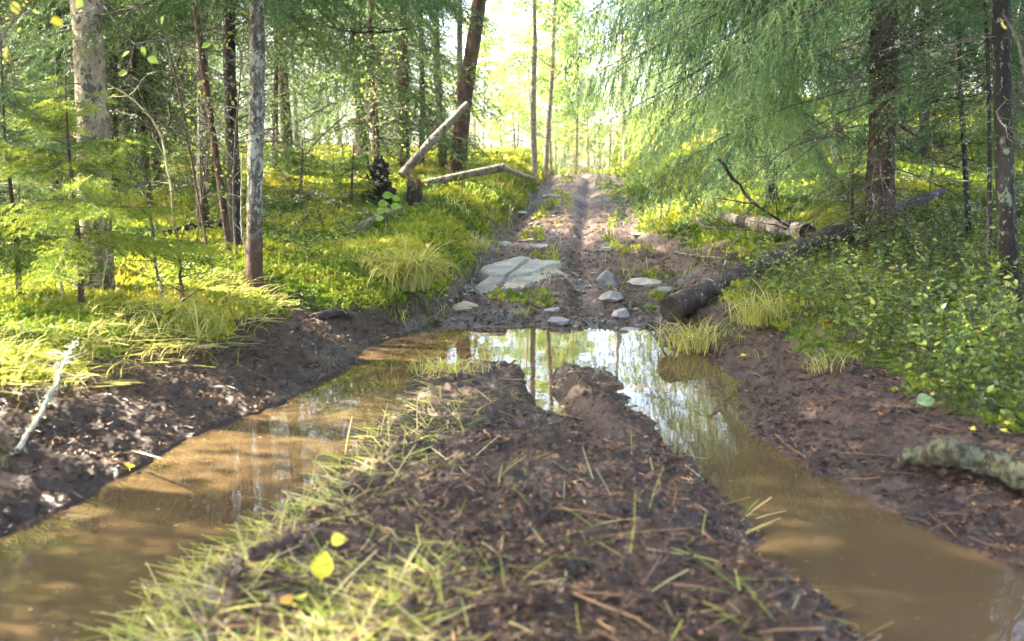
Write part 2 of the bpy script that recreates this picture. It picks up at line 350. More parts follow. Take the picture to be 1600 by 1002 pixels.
# ------------------------------------------------------------------ protos
def sprig(n, L, nl, nw, seed, flat=.5, fwd=.9):
    """a twig of length L along y with n needle blades (tris) nl long"""
    r = np.random.default_rng(seed); t = (np.arange(n) + r.uniform(0, 1, n)) / n
    a = r.uniform(0, 2 * math.pi, n); s = np.stack([np.cos(a), np.full(n, fwd), np.sin(a) * flat + .15], 1); s = norm(s)
    o = np.stack([0 * t, t * L, 0 * t], 1); tip = o + s * nl * r.uniform(.7, 1.1, (n, 1)) * (1 - .35 * t[:, None])
    wv = norm(np.cross(s, rdir(n))) * nw / 2
    mid = o * .45 + tip * .55
    V = np.stack([o - wv * .5, mid + wv, tip, mid - wv], 1).reshape(-1, 3); i = np.arange(n)[:, None] * 4
    return V, np.concatenate([i, i + 1, i + 2, i + 3], 1)
SP0 = [sprig(17, .13, .030, .0068, s, .8, 1.9) for s in range(4)]
SP1 = [sprig(11, .16, .036, .011, 10 + s) for s in range(4)]
SPS = [sprig(20, .07, .016, .0045, 50 + s, .9) for s in range(4)]
SP2 = [sprig(7, .30, .075, .020, 20 + s, .8) for s in range(4)]
SP3 = [sprig(6, .45, .15, .045, 30 + s, .8) for s in range(4)]
SPR = {4: (SPS, .055, .035), 0: (SP0, .11, .065), 1: (SP1, .14, .085), 2: (SP2, .30, .15), 3: (SP3, .45, .26)}
LEAFP = (np.array([[0,0,0],[.32,.45,.06],[0,1,0],[-.32,.45,.06]]) , np.array([[0,1,2,3]]))
OVALP = (np.array([[0,0,0],[.22,.22,.05],[.27,.55,.06],[0,1,0],[0,.5,-.02],[-.27,.55,.06],[-.22,.22,.05]]), np.array([[0,1,2,4],[4,2,3,3],[0,4,5,6],[4,3,5,5]])[[0,2]])
OVALP = (np.array([[0,0,0],[.22,.2,.05],[.27,.55,.07],[0,1,0],[-.27,.55,.07],[-.22,.2,.05],[0,.5,0]]), np.array([[0,1,2,6],[6,2,3,4],[0,6,4,5]]))
def blade(k, bend, seg=4, w=.028, side=0):
    t = np.linspace(0, 1, seg + 1); a = bend * t ** 1.4
    y = np.cumsum(np.concatenate([[0], np.sin(a[1:]) / seg])); zz = np.cumsum(np.concatenate([[0], np.cos(a[1:]) / seg])); xx = side * t ** 2
    ww = w * (1 - t ** 2 * .9) / 2
    V = np.concatenate([np.stack([xx - ww, y, zz], 1), np.stack([xx + ww, y, zz], 1)]); i = np.arange(seg)
    return V, np.stack([i, i + seg + 1, i + seg + 2, i + 1], 1)
BLADES = [blade(i, b, 4, .026, s) for i, (b, s) in enumerate([(.5, .05), (1.1, -.1), (1.7, .1), (2.2, .0), (2.6, -.2), (.9, .2)])]
def upinst(protos, P, S, acc, mat, tint, tilt=.25, idx=None):
    """plants with z up: proto z -> up, random heading"""
    n = len(P); idx = RNG.integers(0, len(protos), n) if idx is None else idx
    for k, pr in enumerate(protos):
        q = idx == k
        if not q.any(): continue
        m = q.sum(); a = RNG.uniform(0, 2 * math.pi, m); D = np.stack([np.cos(a), np.sin(a), np.zeros(m)], 1)
        U = np.stack([RNG.normal(0, tilt, m), RNG.normal(0, tilt, m), np.ones(m)], 1)
        D = norm(D - norm(U) * (D * norm(U)).sum(1, keepdims=True))
        sc_ = S[q]; V, F, T = inst(pr, P[q], D, U, sc_, tint[q]); acc.add(V, F, mat, T)

# ------------------------------------------------------------------ trees
def limb_curve(o, az, L, a0, drop, up=0., k=7):
    t = np.linspace(0, 1, k); d = np.array([math.cos(az), math.sin(az)])
    zz = L * (a0 * t - drop * t * t + up * t ** 4)
    P = np.stack([o[0] + d[0] * L * t, o[1] + d[1] * L * t, o[2] + zz], 1); return P
def spruce_crown(acc, axisf, H, r0, z0, Lmax, lodf, r, a0=(-.25, .25), drop=.25, hang=.5, step=.24, nb=(4, 7), azf=None, tint0=.5, bark_i=0, leaf_i=1, Lf=None, dens=1.0, lk=1.0):
    """axisf(z) -> trunk centre; lodf(z) -> detail; a0 (low, top) start slopes"""
    O = {0: [], 1: [], 2: [], 3: [], 4: []}; zc = z0
    while zc < H - .15:
        u = (zc - z0) / max(H - z0, .1); lod = lodf(zc); spc = SPR[lod]
        Lb = Lmax * (min(1, (1 - u) ** .8 * 1.02 + .02)) if Lf is None else Lf(zc)
        for b in range(r.integers(*nb)):
            az = r.uniform(0, 2 * math.pi)
            if azf is not None: az = azf(r)
            L = Lb * r.uniform(.7, 1.1) * (1 + 0)
            if L < .12: L = .12
            zz = zc + r.uniform(-.08, .08); c = axisf(zz)
            s0 = a0[0] * (1 - u) + a0[1] * u + r.normal(0, .07)
            P = limb_curve(c, az, L, s0, drop * (1 - .5 * u) * r.uniform(.7, 1.3), .10)
            rr = np.linspace(.004 + .0055 * L, .0012, 7) * (1 if lod < 2 else 1.3)
            V, F = tubes(P, rr * (.45 if lod == 4 else 1), 4 if lod < 2 else 3); acc.add(V, F, bark_i, .5, True)
            tb0 = .22 * r.normal(0, 1)
            # side twigs
            ns = max(3, int(L / spc[2] * dens)); t = np.linspace(.18 if L > .8 else .08, 1, ns); side = np.where(np.arange(ns) % 2 == 0, 1, -1)
            base = np.stack([np.interp(t * 6, np.arange(7), P[:, i]) for i in range(3)], 1)
            tan = norm(np.stack([np.gradient(P[:, i]) for i in range(3)], 1)); tb = np.stack([np.interp(t * 6, np.arange(7), tan[:, i]) for i in range(3)], 1)
            lat = norm(np.cross(tb, [0, 0, 1.])) * side[:, None]
            hg = hang * r.uniform(.5, 1.5, (ns, 1))
            d = norm(tb * .75 + lat * r.uniform(.6, 1.0, (ns, 1)) - np.array([[0, 0, 1.]]) * hg)
            l = (.16 + .34 * lk * np.sin(np.pi * np.clip(t * .9 + .08, 0, 1)) * min(1, L / 1.6)) * r.uniform(.6, 1.25, ns) * min(1, L / .5 + .25)
            tv = r.normal(0, .16, ns)
            if lod in (2, 3): l = l * 1.1
            if lod == 4: l = l * .62
            m = np.maximum(1, np.ceil(l / spc[1]).astype(int))
            for q in range(m.max()):
                k = m > q
                o_ = base[k] + d[k] * (q / m[k] * l[k])[:, None] - np.array([[0, 0, 1.]]) * (.10 * hang * (q / m[k]) ** 2 * l[k])[:, None]
                dd = norm(d[k] - np.array([[0, 0, 1.]]) * hang * .5 * q / m[k][:, None] + r.normal(0, .12, (k.sum(), 3)))
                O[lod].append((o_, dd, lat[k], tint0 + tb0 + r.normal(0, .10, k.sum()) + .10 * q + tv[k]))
                if lod < 2 or lod == 4 or q % 2 == 0:
                    for sg in (1, -1):
                        dl = norm(dd + sg * .9 * norm(np.cross(dd, np.cross(lat[k], dd) + 1e-6)) + r.normal(0, .2, (k.sum(), 3)) - np.array([[0, 0, 1.]]) * hang * .4)
                        kk = r.uniform(0, 1, k.sum()) < .75
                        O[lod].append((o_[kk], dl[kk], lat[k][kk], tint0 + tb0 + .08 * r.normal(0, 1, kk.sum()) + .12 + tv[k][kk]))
        zc += step * r.uniform(.7, 1.3) * (1 if lodf(zc) < 2 else 1.15)
    for lod, lst in O.items():
        if not lst: continue
        o_ = np.concatenate([x[0] for x in lst]); d_ = np.concatenate([x[1] for x in lst]); u_ = norm(np.cross(np.concatenate([x[2] for x in lst]), d_) + 1e-5)
        t_ = np.clip(np.concatenate([x[3] for x in lst]), 0, 1); idx = r.integers(0, 4, len(o_))
        for k in range(4):
            q = idx == k
            if q.any():
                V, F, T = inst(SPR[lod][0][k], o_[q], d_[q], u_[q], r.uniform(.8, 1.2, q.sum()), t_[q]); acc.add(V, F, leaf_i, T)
def dead_twigs(acc, axisf, z0, z1, n, L, r, mat=0, thick=.004, sub=6, lich=None, up=(-.35, .25), azf=None):
    A, B_, Rr = [], [], []; LP = []
    for i in range(n):
        zz = r.uniform(z0, z1); az = r.uniform(0, 2 * math.pi) if azf is None else azf(r); l = L * r.uniform(.35, 1.15)
        P = limb_curve(axisf(zz), az, l, r.uniform(*up), r.uniform(-.1, .45), .05, 7); P[1:] += np.cumsum(r.normal(0, l * .018, (6, 3)), 0)
        A.append(P); Rr.append(np.linspace(thick * (.7 + l * .5), thick * .25, 7))
        for j in range(r.integers(sub // 2, sub + 1)):
            t = r.uniform(.2, .95) * 6; b = np.array([np.interp(t, np.arange(7), P[:, c]) for c in range(3)])
            a2 = az + r.choice([-1, 1]) * r.uniform(.4, 1.1); l2 = l * r.uniform(.12, .4)
            Q = limb_curve(b, a2, l2, r.uniform(-.5, .3), r.uniform(-.2, .4), 0, 7); Q[1:] += np.cumsum(r.normal(0, l2 * .03, (6, 3)), 0)
            A.append(Q); Rr.append(np.linspace(thick * .4, thick * .15, 7))
            if lich is not None and r.uniform() < .35: LP.append(Q[r.integers(1, 6, 3)])
    V, F = tubes(np.array(A), np.array(Rr), 3); acc.add(V, F, mat, .5, True)
    if lich is not None and LP:
        O = np.concatenate(LP); O = np.repeat(O, 4, 0) + r.normal(0, .008, (len(O) * 4, 3)); n_ = len(O)
        V, F, T = inst(LEAFP, O, rdir(n_, -1, .2), rdir(n_), r.uniform(.008, .022, n_), r.uniform(0, 1, n_)); acc.add(V, F, lich, T)
def trunk_acc(P, Rr, n=14, rough=.06, seed=0, flare=.5):
    """P (k,3) world line from below ground up"""
    k = len(P); V, F = tubes(P, Rr, n); V = V.reshape(k, n, 3); c = P[:, None]
    nz = fbm(V[..., 0] * 9 + seed, V[..., 1] * 9, V[..., 2] * 3, oct=3, seed=seed)
    nz = nz + (.9 * fbm(V[..., 0] * 34 + seed, V[..., 1] * 34, V[..., 2] * 15, oct=3, seed=seed + 7, gain=.6) if k > 60 else 0)
    d = V - c; hh = (P[:, 2] - P[0, 2])[:, None]
    th = np.arange(n) * 2 * math.pi / n
    fl = flare * np.exp(-hh / (Rr[0] * 1.7)) * (1 + .55 * np.cos(th * 4 + seed)[None] + .25 * np.cos(th * 7 + seed * 2)[None])
    V = c + d * (1 + nz[..., None] * rough * 2 + fl[..., None]); a = Acc(); a.add(V.reshape(-1, 3), F, 0, .5, True); return a
def trunk_line(base, topx, H, base_px, py_base, bend=0, k=34):
    """line through the base and the picture point (topx, 0) at the base's depth, up to height H"""
    t = at(topx, 0, base[1]); d = (t - base) / (t[2] - base[2])
    zz = np.concatenate([[-.12, -.04, 0, .04, .09, .16, .22], np.linspace(.27, min(4.2, H * .6), 120), np.linspace(min(4.4, H * .62), H, 16)])
    P = base[None] + d[None] * zz[:, None]; P[:, 0] += bend * np.sin(zz * .9) * .06 + .012 * np.sin(zz * 2.3 + base[0] * 5) + bend * .02 * zz
    P[:, 1] += .012 * np.sin(zz * 1.9 + base[0] * 3)
    return P, zz
def make_tree(name, label, cat, px, py, wpx, topx, H, barkm, crown, group=None, base=None, seed=1, bend=0, nside=14, taper=.75):
    nside = 28 if wpx >= 18 else 14
    base = G(px, py) if base is None else base
    r0 = wpx / FPX * base[1] / 2; P, zz = trunk_line(base, topx, H, px, py, bend)
    Rr = r0 * np.clip(1 - zz / H * taper, .1, 1)
    root = thing(name, label, cat, base, group)
    trunk_acc(P, Rr, nside, .05, seed).obj('trunk', barkm, root, base)
    ax = lambda z_: np.array([np.interp(z_, zz, P[:, i]) for i in range(3)])
    acc = Acc(); rr = np.random.default_rng(seed * 13 + 5)
    mats = crown(acc, ax, H, r0, rr)
    acc.obj('crown', mats, root, base)
    return root, base, ax
def cr_spruce(z0, Lmax, lods, twz=.3, twn=30, twl=.8, leaf=None, tint=.5, **k):
    def f(acc, ax, H, r0, r):
        def lodf(z_):
            for a, b in lods:
                if z_ < a: return b
            return 3
        spruce_crown(acc, ax, H, r0, z0, Lmax, lodf, r, tint0=tint, **k)
        if twn: dead_twigs(acc, ax, twz, z0 + .6, twn, twl, r, 0, lich=2)
        return [B_TWIG, leaf or F_SPR, F_LICH]
    return f
def decid_crown(acc, ax, H, r0, r, z0, spread, nb, nleaf, ls, mat_b=0, mat_l=1):
    tips = []
    A, Rr = [], []
    for i in range(nb):
        zz = z0 + (H - z0) * (i + r.uniform()) / nb; az = r.uniform(0, 2 * math.pi); L = spread * (1 - .6 * (zz - z0) / (H - z0)) * r.uniform(.6, 1.15)
        P = limb_curve(ax(zz), az, L, r.uniform(.3, .9), r.uniform(-.1, .5), 0, 7); P[1:] += np.cumsum(r.normal(0, L * .03, (6, 3)), 0)
        A.append(P); Rr.append(np.linspace(.009 * L + .004, .002, 7)); tips.append(P[2:])
        for j in range(5):
            b = P[r.integers(2, 7)]; Q = limb_curve(b, az + r.normal(0, 1), L * r.uniform(.2, .5), r.uniform(-.3, .8), r.uniform(0, .5), 0, 7)
            A.append(Q); Rr.append(np.linspace(.004, .0015, 7)); tips.append(Q[1:])
    V, F = tubes(np.array(A), np.array(Rr), 3); acc.add(V, F, mat_b, .5, True)
    T_ = np.concatenate(tips); O = T_[r.integers(0, len(T_), nleaf)] + r.normal(0, .10, (nleaf, 3)) * np.array([1, 1, .8])
    cl = fbm(O[:, 0] * 1.5, O[:, 1] * 1.5, O[:, 2] * 1.5, oct=2, seed=77)
    V, F, T = inst(LEAFP, O, rdir(nleaf, -1, .3), rdir(nleaf), r.uniform(.7, 1.3, nleaf) * ls, np.clip(.5 + .5 * cl + r.normal(0, .2, nleaf), 0, 1)); acc.add(V, F, mat_l, T)
def cr_decid(z0, spread, nb, nleaf, ls, bk=None, leaf=None, twn=0):
    def f(acc, ax, H, r0, r):
        decid_crown(acc, ax, H, r0, r, z0, spread, nb, nleaf, ls)
        if twn: dead_twigs(acc, ax, .5, z0, twn, .6, r, 0, lich=2)
        return [bk or B_TWIG, leaf or F_BIR, F_LICH]
    return f
L2 = [(99, 2)]
def nearL(zv, a=1): return [(zv, a), (99, 2)]
GL = 'conifers standing on the mossy left slope'
make_tree('old_spruce', 'thick pale sunlit trunk behind the small yellow-green spruce, the widest on the left', 'tree', 150, 463, 50, 136, 13, B_PALE, cr_spruce(3.2, 2.2, nearL(3.4), .9, 50, 1.1), seed=3, bend=.0)
make_tree('spruce_tree', 'dark narrow trunk left of the thick pale trunk, half hidden by twigs', 'tree', 92, 330, 19, 84, 12, B_DARK, cr_spruce(1.6, 1.9, nearL(4.2), .4, 80, 1.3), GL, seed=4)
make_tree('spruce_tree', 'slim brown trunk right behind the thick pale trunk', 'tree', 182, 320, 13, 172, 11, B_SPR, cr_spruce(2.2, 1.5, nearL(4.2), .4, 60, 1.1), GL, seed=5)
make_tree('spruce_tree', 'dark trunk patched with grey lichen between pale trunk and leaning red stem', 'tree', 226, 300, 20, 216, 12, B_DARK, cr_spruce(2.3, 1.6, nearL(4.4), .4, 80, 1.2), GL, seed=6)
make_tree('spruce_tree', 'grey mottled trunk just left of the leaning red stem', 'tree', 319, 350, 19, 312, 12, B_GREY, cr_spruce(2.6, 1.5, nearL(3.8), .4, 50, 1.0), GL, seed=7)
make_tree('leaning_pine', 'thin reddish stem leaning left and crossing the grey trunks', 'tree', 357, 398, 11, 292, 7.5, B_RED, cr_spruce(3.0, .8, nearL(3.4), .8, 14, .6), seed=8, bend=.6)
make_tree('spruce_tree', 'dark trunk with paler edge between red stem and mottled grey trunk', 'tree', 368, 392, 21, 358, 11, B_DARK, cr_spruce(2.3, 1.5, nearL(3.6), .4, 40, .9), GL, seed=9)
make_tree('spruce_tree', 'mottled grey trunk with red-brown foot standing at the edge of the mossy slope', 'tree', 400, 452, 25, 399, 12, B_GREY, cr_spruce(2.0, 1.5, nearL(3.0, 0), .5, 16, .8, drop=.1), GL, seed=10)
make_tree('spruce_tree', 'straight greenish grey trunk rising from moss behind the leaning broken log', 'tree', 562, 252, 19, 556, 13, B_GREY, cr_spruce(2.9, 2.4, nearL(5.2), .8, 20, 1.3, hang=.7), GL, seed=11)
make_tree('spruce_tree', 'dim brown trunk half hidden by green sprays behind the black root plate', 'tree', 634, 270, 15, 629, 12, B_SPR, cr_spruce(.9, 1.5, nearL(5.2), .5, 16, 1.0, hang=.7, tint=.6), GL, seed=12)
make_tree('spruce_tree', 'very thin dark straight stem left of the lichen-patched leaning trunk', 'tree', 660, 262, 9, 657, 10, B_DARK, cr_spruce(3.0, 1.2, nearL(5.0), .8, 14, .8), GL, seed=13)
make_tree('spruce_tree', 'slim lichen-patched trunk leaning a little left beside the dark double trunk', 'tree', 692, 270, 13, 679, 11, B_GREY, cr_spruce(3.1, 1.4, nearL(5.2), .8, 14, .8, hang=.7), GL, seed=14)
make_tree('leaning_spruce', 'dark red-brown trunk leaning right at the track corner with the broken log against it', 'tree', 712, 272, 24, 748, 12, B_RED, cr_spruce(3.3, 2.3, nearL(5.8), .3, 30, .9, leaf=F_BLUE, hang=.8), seed=15)
make_tree('pale_pine', 'pale lichen-covered trunk close behind the leaning red-brown trunk', 'tree', 722, 268, 10, 716, 11, B_BIRCH, cr_spruce(4.4, 1.2, L2, 1, 8, .6), seed=16)
make_tree('slender_pine', 'tall slender pinkish pale trunk at left end of the sunny track crest', 'tree', 835, 282, 9, 834, 12, B_BIRCH, cr_decid(3.2, 1.3, 26, 2600, .07), seed=17)
make_tree('slender_birch', 'thin whitish stem leaning right beside the slender pinkish trunk at the crest', 'tree', 852, 288, 8, 868, 9, B_BIRCH, cr_decid(1.6, 1.2, 30, 3000, .07), seed=18)
make_tree('slender_birch', 'short white stem showing beside the hanging green boughs at the crest', 'tree', 976, 262, 7, 970, 8, B_BIRCH, cr_decid(2.0, 1.2, 30, 3600, .07), seed=19)
# right side
def away_cam(a, s):
    def f(r):
        while True:
            v = a + r.normal(0, s) if r.uniform() < .62 else r.uniform(0, 2 * math.pi)
            if not (R(222) < v % (2 * math.pi) < R(318)): return v
    return f
def towards(a, s): return lambda r: a + r.normal(0, s) if r.uniform() < .62 else r.uniform(0, 2 * math.pi)
def cr_big(acc, ax, H, r0, r):
    lodf = lambda z_: 0 if z_ < 4.3 else (1 if z_ < 5 else 3)
    spruce_crown(acc, ax, H, r0, 2.35, 2.5, lodf, r, a0=(-.40, .1), drop=.22, hang=1.5, lk=1.35, dens=.95, step=.17, nb=(4, 7), azf=away_cam(R(190), .7), tint0=.55, Lf=lambda z_: 2.6 if z_ < 4.5 else 2.5 * (H - z_) / (H - 4.5) + .2)
    dead_twigs(acc, ax, .25, 2.8, 95, 1.5, r, 0, .006, 9, 2, (-.5, .15)); return [B_TWIG, F_BLUE, F_LICH]
make_tree('old_spruce', 'stout brown spruce trunk standing over the sawn log, hung with dead branches', 'tree', 1376, 392, 43, 1380, 14, B_SPR, cr_big, seed=30, nside=18)
def cr_big2(acc, ax, H, r0, r):
    lodf = lambda z_: 0 if z_ < 4.4 else 3
    spruce_crown(acc, ax, H, r0, 1.0, 2.2, lodf, r, a0=(-.28, .1), drop=.25, hang=1.6, lk=1.35, dens=.9, step=.2, nb=(5, 8), azf=towards(R(225), .9), tint0=.55, Lf=lambda z_: 2.0 if z_ < 4.5 else 2.2 * (H - z_) / (H - 4.5) + .2)
    dead_twigs(acc, ax, .3, 2.0, 30, .9, r, 0, .005, 7, 2); return [B_TWIG, F_BLUE, F_LICH]
make_tree('drooping_spruce', 'bushy spruce with drooping bluish boughs hanging low over the right track edge', 'tree', 1205, 318, 18, 1200, 13, B_DARK, cr_big2, seed=31)
GR = 'spruces in the shade on the right'
make_tree('spruce_tree', 'black trunk with green lichen patches near the right picture edge', 'tree', 1580, 492, 28, 1562, 12, B_DARK, cr_spruce(2.2, 1.3, nearL(3.0, 0), .6, 34, 1.0), GR, seed=32)
make_tree('spruce_tree', 'thin dark stem close to the left of the black lichen trunk', 'tree', 1548, 430, 7, 1540, 7, B_DARK, cr_spruce(1.3, .8, nearL(3.0, 1), .3, 26, .7), GR, seed=33)
make_tree('young_spruce', 'thin twisted dark sapling standing behind the mossy hummock', 'tree', 1512, 395, 9, 1488, 6, B_DARK, cr_spruce(1.5, .9, nearL(4.0, 1), .3, 30, .8), GR, seed=34, bend=.5)
make_tree('spruce_tree', 'dim brown trunk in the background left of the stout spruce', 'tree', 1306, 262, 15, 1300, 11, B_SPR, cr_spruce(1.6, 1.5, nearL(5), .4, 36, 1.1, tint=.35), GR, seed=35)
make_tree('spruce_tree', 'shaded spruce behind the stout trunk with low dark green boughs', 'tree', 1440, 250, 13, 1446, 11, B_DARK, cr_spruce(1.3, 1.7, nearL(5), .4, 30, 1.1, tint=.3), GR, seed=36)

# small sunlit spruce at left
def small_spruce(px, py, H, L, label, seed, leaf=F_YSPR, z0=.35, tint=.6, base=None, lod=4, step=.075):
    base = G(px, py) if base is None else base
    root = thing('young_spruce', label, 'young spruce', base); r = np.random.default_rng(seed)
    zz = np.linspace(-.05, H, 14); P = np.stack([base[0] + .01 * np.sin(zz * 5), base[1] + 0 * zz, base[2] + zz], 1)
    a = Acc(); V, F = tubes(P, np.linspace(.019, .003, 14), 8); a.add(V, F, 0, .5, True); a.obj('trunk', B_SPR, root, base)
    ax = lambda z_: np.array([np.interp(z_, zz, P[:, i]) for i in range(3)])
    c = Acc(); spruce_crown(c, ax, H, .015, z0, L, lambda z_: lod, r, a0=(-.10, .6), drop=.22, hang=.35, step=step, nb=(4, 7), tint0=tint)
    dead_twigs(c, ax, .08, .5, 14, .4, r, 0, .002, 5, 2); c.obj('crown', [B_TWIG, leaf, F_LICH], root, base); return root
small_spruce(127, 482, 1.28, .72, 'knee-high yellow-green spruce sapling glowing in sun before the thick pale trunk', 41)
small_spruce(30, 470, 1.5, .75, 'darker green young spruce at left picture edge behind the glowing sapling', 42, F_SPR, .3, .7)

# ------------------------------------------------------------------ background trees (copies of a few kinds)
def proto_tree(name, H, r0, barkm, crown, seed):
    b = np.array([0., 0, 0]); root = thing(name, None, 'tree', b)
    zz = np.linspace(-.4, H, 22); P = np.stack([.05 * np.sin(zz * .8 + seed), .05 * np.cos(zz * .7 + seed), zz], 1)
    trunk_acc(P, r0 * np.clip(1 - zz / H * .8, .1, 1), 9, .05, seed, .35).obj('trunk', barkm, root, b)
    ax = lambda z_: np.array([np.interp(z_, zz, P[:, i]) for i in range(3)])
    acc = Acc(); mats = crown(acc, ax, H, r0, np.random.default_rng(seed)); acc.obj('crown', mats, root, b); return root
PR = {
 'sp_a': proto_tree('spruce_tree', 14, .11, B_SPR, cr_spruce(2.2, 1.9, L2, .5, 30, 1.2, tint=.5), 101),
 'sp_b': proto_tree('spruce_tree', 12, .09, B_DARK, cr_spruce(1.2, 1.6, L2, .4, 26, 1.0, tint=.65), 102),
 'sp_y': proto_tree('young_spruce', 5, .05, B_SPR, cr_spruce(.4, 1.25, L2, .2, 8, .6, leaf=F_YSPR, tint=.5), 103),
 'pine': proto_tree('pine_tree', 15, .12, B_RED, cr_spruce(6.5, 1.9, L2, 2, 22, 1.0, tint=.6), 104),
 'bi_a': proto_tree('birch_tree', 10, .06, B_BIRCH, cr_decid(1.6, 1.9, 34, 7000, .085), 105),
 'bi_b': proto_tree('birch_tree', 7, .045, B_PALE, cr_decid(.6, 1.7, 34, 7000, .085), 106),
}
PR['sp_h'] = proto_tree('spruce_tree', 15, .13, B_SPR, cr_spruce(4.3, 2.3, [(99, 3)], 1, 20, 1.0, nb=(7, 10), step=.3), 107)  # crown kept high so it shades the right and lets sun reach the left
PR['sp_m'] = proto_tree('young_spruce', 6, .05, B_SPR, cr_spruce(.5, 1.5, L2, .2, 14, .8, tint=.9), 108)
used = set()
LBL = {
 'sp_a': ('tall green spruce standing far back between the other forest trunks', 'tall spruces far back in the forest'),
 'sp_b': ('dark bushy spruce far back with boughs reaching down to the moss', 'dark bushy spruces far back in the forest'),
 'sp_y': ('low yellow-green spruce growing in the sun behind the track crest', 'low sunlit spruces around the track crest'),
 'sp_h': ('', ''), 'sp_m': ('mid-green young spruce filling a gap between the tall forest trunks', 'young spruces between the forest trunks'),
 'pine': ('bare reddish pine trunk far back with its branches above the picture', 'bare pine trunks far back in the forest'),
 'bi_a': ('slim white birch with yellow-green leaves glowing beyond the track crest', 'white birches beyond the track crest'),
 'bi_b': ('bushy young birch full of yellow leaves behind the track crest', 'bushy young birches behind the track crest'),
}
def put(kind, x, y, s=1.0, lab=None):
    o = PR[kind]
    if kind in used: o = copy_tree(o)
    used.add(kind); o.location = (x, y, TZ(x, y) - .02); o.scale = (s, s, s * random.uniform(.9, 1.15)); o.rotation_euler = (random.gauss(0, .02), random.gauss(0, .02), random.uniform(0, 6.28))
    o['label'], o['group'] = (LBL[kind] if lab is None else lab)
random.seed(5)
def scatter(n, kinds, fx, y0, y1, dmin, keep=lambda x, y: True, pts=[]):
    k = 0; tries = 0
    while k < n and tries < 6000:
        tries += 1; y = random.uniform(y0, y1); x = fx(y)
        if not keep(x, y) or any((x - a) ** 2 + (y - b) ** 2 < dmin * dmin for a, b in pts): continue
        pts.append((x, y)); put(random.choice(kinds), x, y, random.uniform(.8, 1.2) if (y < 20 and x > 0) or 15 < y < 17.5 else random.uniform(.50, .72)); k += 1
# centre wall beyond the crest
scatter(36, ['bi_a', 'bi_b', 'bi_b', 'sp_y', 'bi_a', 'sp_m'], lambda y: random.uniform(-.08, .16) * y, 24, 44, 1.0)
scatter(16, ['bi_a', 'sp_y', 'sp_a', 'bi_b', 'bi_a'], lambda y: random.uniform(-.10, .22) * y, 38, 62, 1.6)
# left forest
scatter(30, ['sp_a', 'sp_a', 'pine', 'pine', 'sp_b', 'bi_a'], lambda y: random.uniform(-.62, -.10) * y, 17, 38, 1.3)
scatter(26, ['sp_a', 'pine', 'sp_b', 'bi_a', 'bi_b'], lambda y: random.uniform(-.62, -.14) * y, 36, 58, 1.6)
scatter(26, ['sp_m', 'sp_m', 'sp_b', 'bi_b2'][:3], lambda y: random.uniform(-.62, -.10) * y, 15, 34, 1.0)
scatter(14, ['sp_b', 'sp_m', 'sp_b'], lambda y: random.uniform(-.60, -.33) * y, 9.5, 14, .8)
scatter(24, ['sp_m', 'sp_a', 'bi_b', 'sp_m'], lambda y: random.uniform(-.45, -.06) * y, 26, 52, 1.2)
# right forest
scatter(18, ['sp_a', 'sp_b', 'sp_b', 'pine'], lambda y: random.uniform(.24, .62) * y, 13, 26, 1.3)
scatter(24, ['sp_a', 'pine', 'sp_b', 'bi_a'], lambda y: random.uniform(.14, .62) * y, 26, 55, 1.6)
# the forest round the photographer: it closes the light in
for x_, y_, s_ in [(-4.4, 2.5, .9), (-4.7, 3.6, .85)]: put('sp_b', x_, y_, s_, ('unseen dark bushy spruce added just outside the left picture edge to shade the near bank', 'unseen bushy spruces added to shade the near bank'))  # unseen spruces put here to shade the near bank and water
OFF = ('tall spruce of the forest closing in around the track', 'spruces around the near track')
for x, y, s in [(-5.2, 2.2, 1.0), (-4.6, .2, .95), (-6.2, -1.6, 1.05), (-4.4, -3.2, 1.0), (-7.0, 1.0, 1.1), (-3.6, -6.5, 1), (3.6, -5.5, 1), (4.6, -1.4, 1.0), (5.4, 1.6, 1.1), (6.3, 4.4, 1.05), (7.2, 7.5, 1), (4.4, -9, 1.1), (8.5, 0, 1.1), (8.6, 11, 1.0), (-7.5, -6, 1), (8, -6, 1)]:
    put('sp_a', x, y, s, OFF)
for x, y, s in [(-5.2, 8.4, 1.0), (-5.3, 6.2, 1.0), (-5.6, 4.4, 1.0), (-5.4, 2.4, 1.0), (-7.2, 9.2, 1.05), (-6.6, .6, 1), (-4.9, 5.3, .95)]:
    put('sp_h', x, y, s, ('unseen tall spruce with bare lower trunk added left of the puddle to shade the right bank', 'unseen high-crowned spruces added to shade the right bank'))  # unseen trees added as sun blockers for the right side

# saplings scattered through the undergrowth
seed0 = small_spruce(700, 330, .55, .34, 'small spruce seedling growing out of the moss on a forest slope', 61, F_YSPR, .06, .5, lod=4, step=.06); seed0['group'] = 'spruce seedlings on the slopes'; seed0['category'] = 'seedling'; seed0.name = 'spruce_seedling'
def leafy(seed):
    b = np.zeros(3); root = thing('birch_sapling', 'thin bare-stemmed sapling with sparse small yellow leaves in the undergrowth', 'sapling', b, 'thin saplings in the undergrowth'); rr_ = np.random.default_rng(seed)
    zz = np.linspace(-.05, 1.5, 12); P = np.stack([.05 * np.sin(zz * 2.5 + seed), .04 * np.cos(zz * 2 + seed), zz], 1); a = Acc(); V, F = tubes(P, np.linspace(.009, .003, 12), 5); a.add(V, F, 0, .5, True); a.obj('stem', B_TWIG, root, b)
    c = Acc(); decid_crown(c, lambda z_: np.array([np.interp(z_, zz, P[:, i]) for i in range(3)]), 1.5, .01, rr_, .45, .42, 11, 120, .035); c.obj('foliage', [B_TWIG, F_BIR], root, b); return root
saps = [leafy(1), leafy(2)]
random.seed(9); ns_ = 0
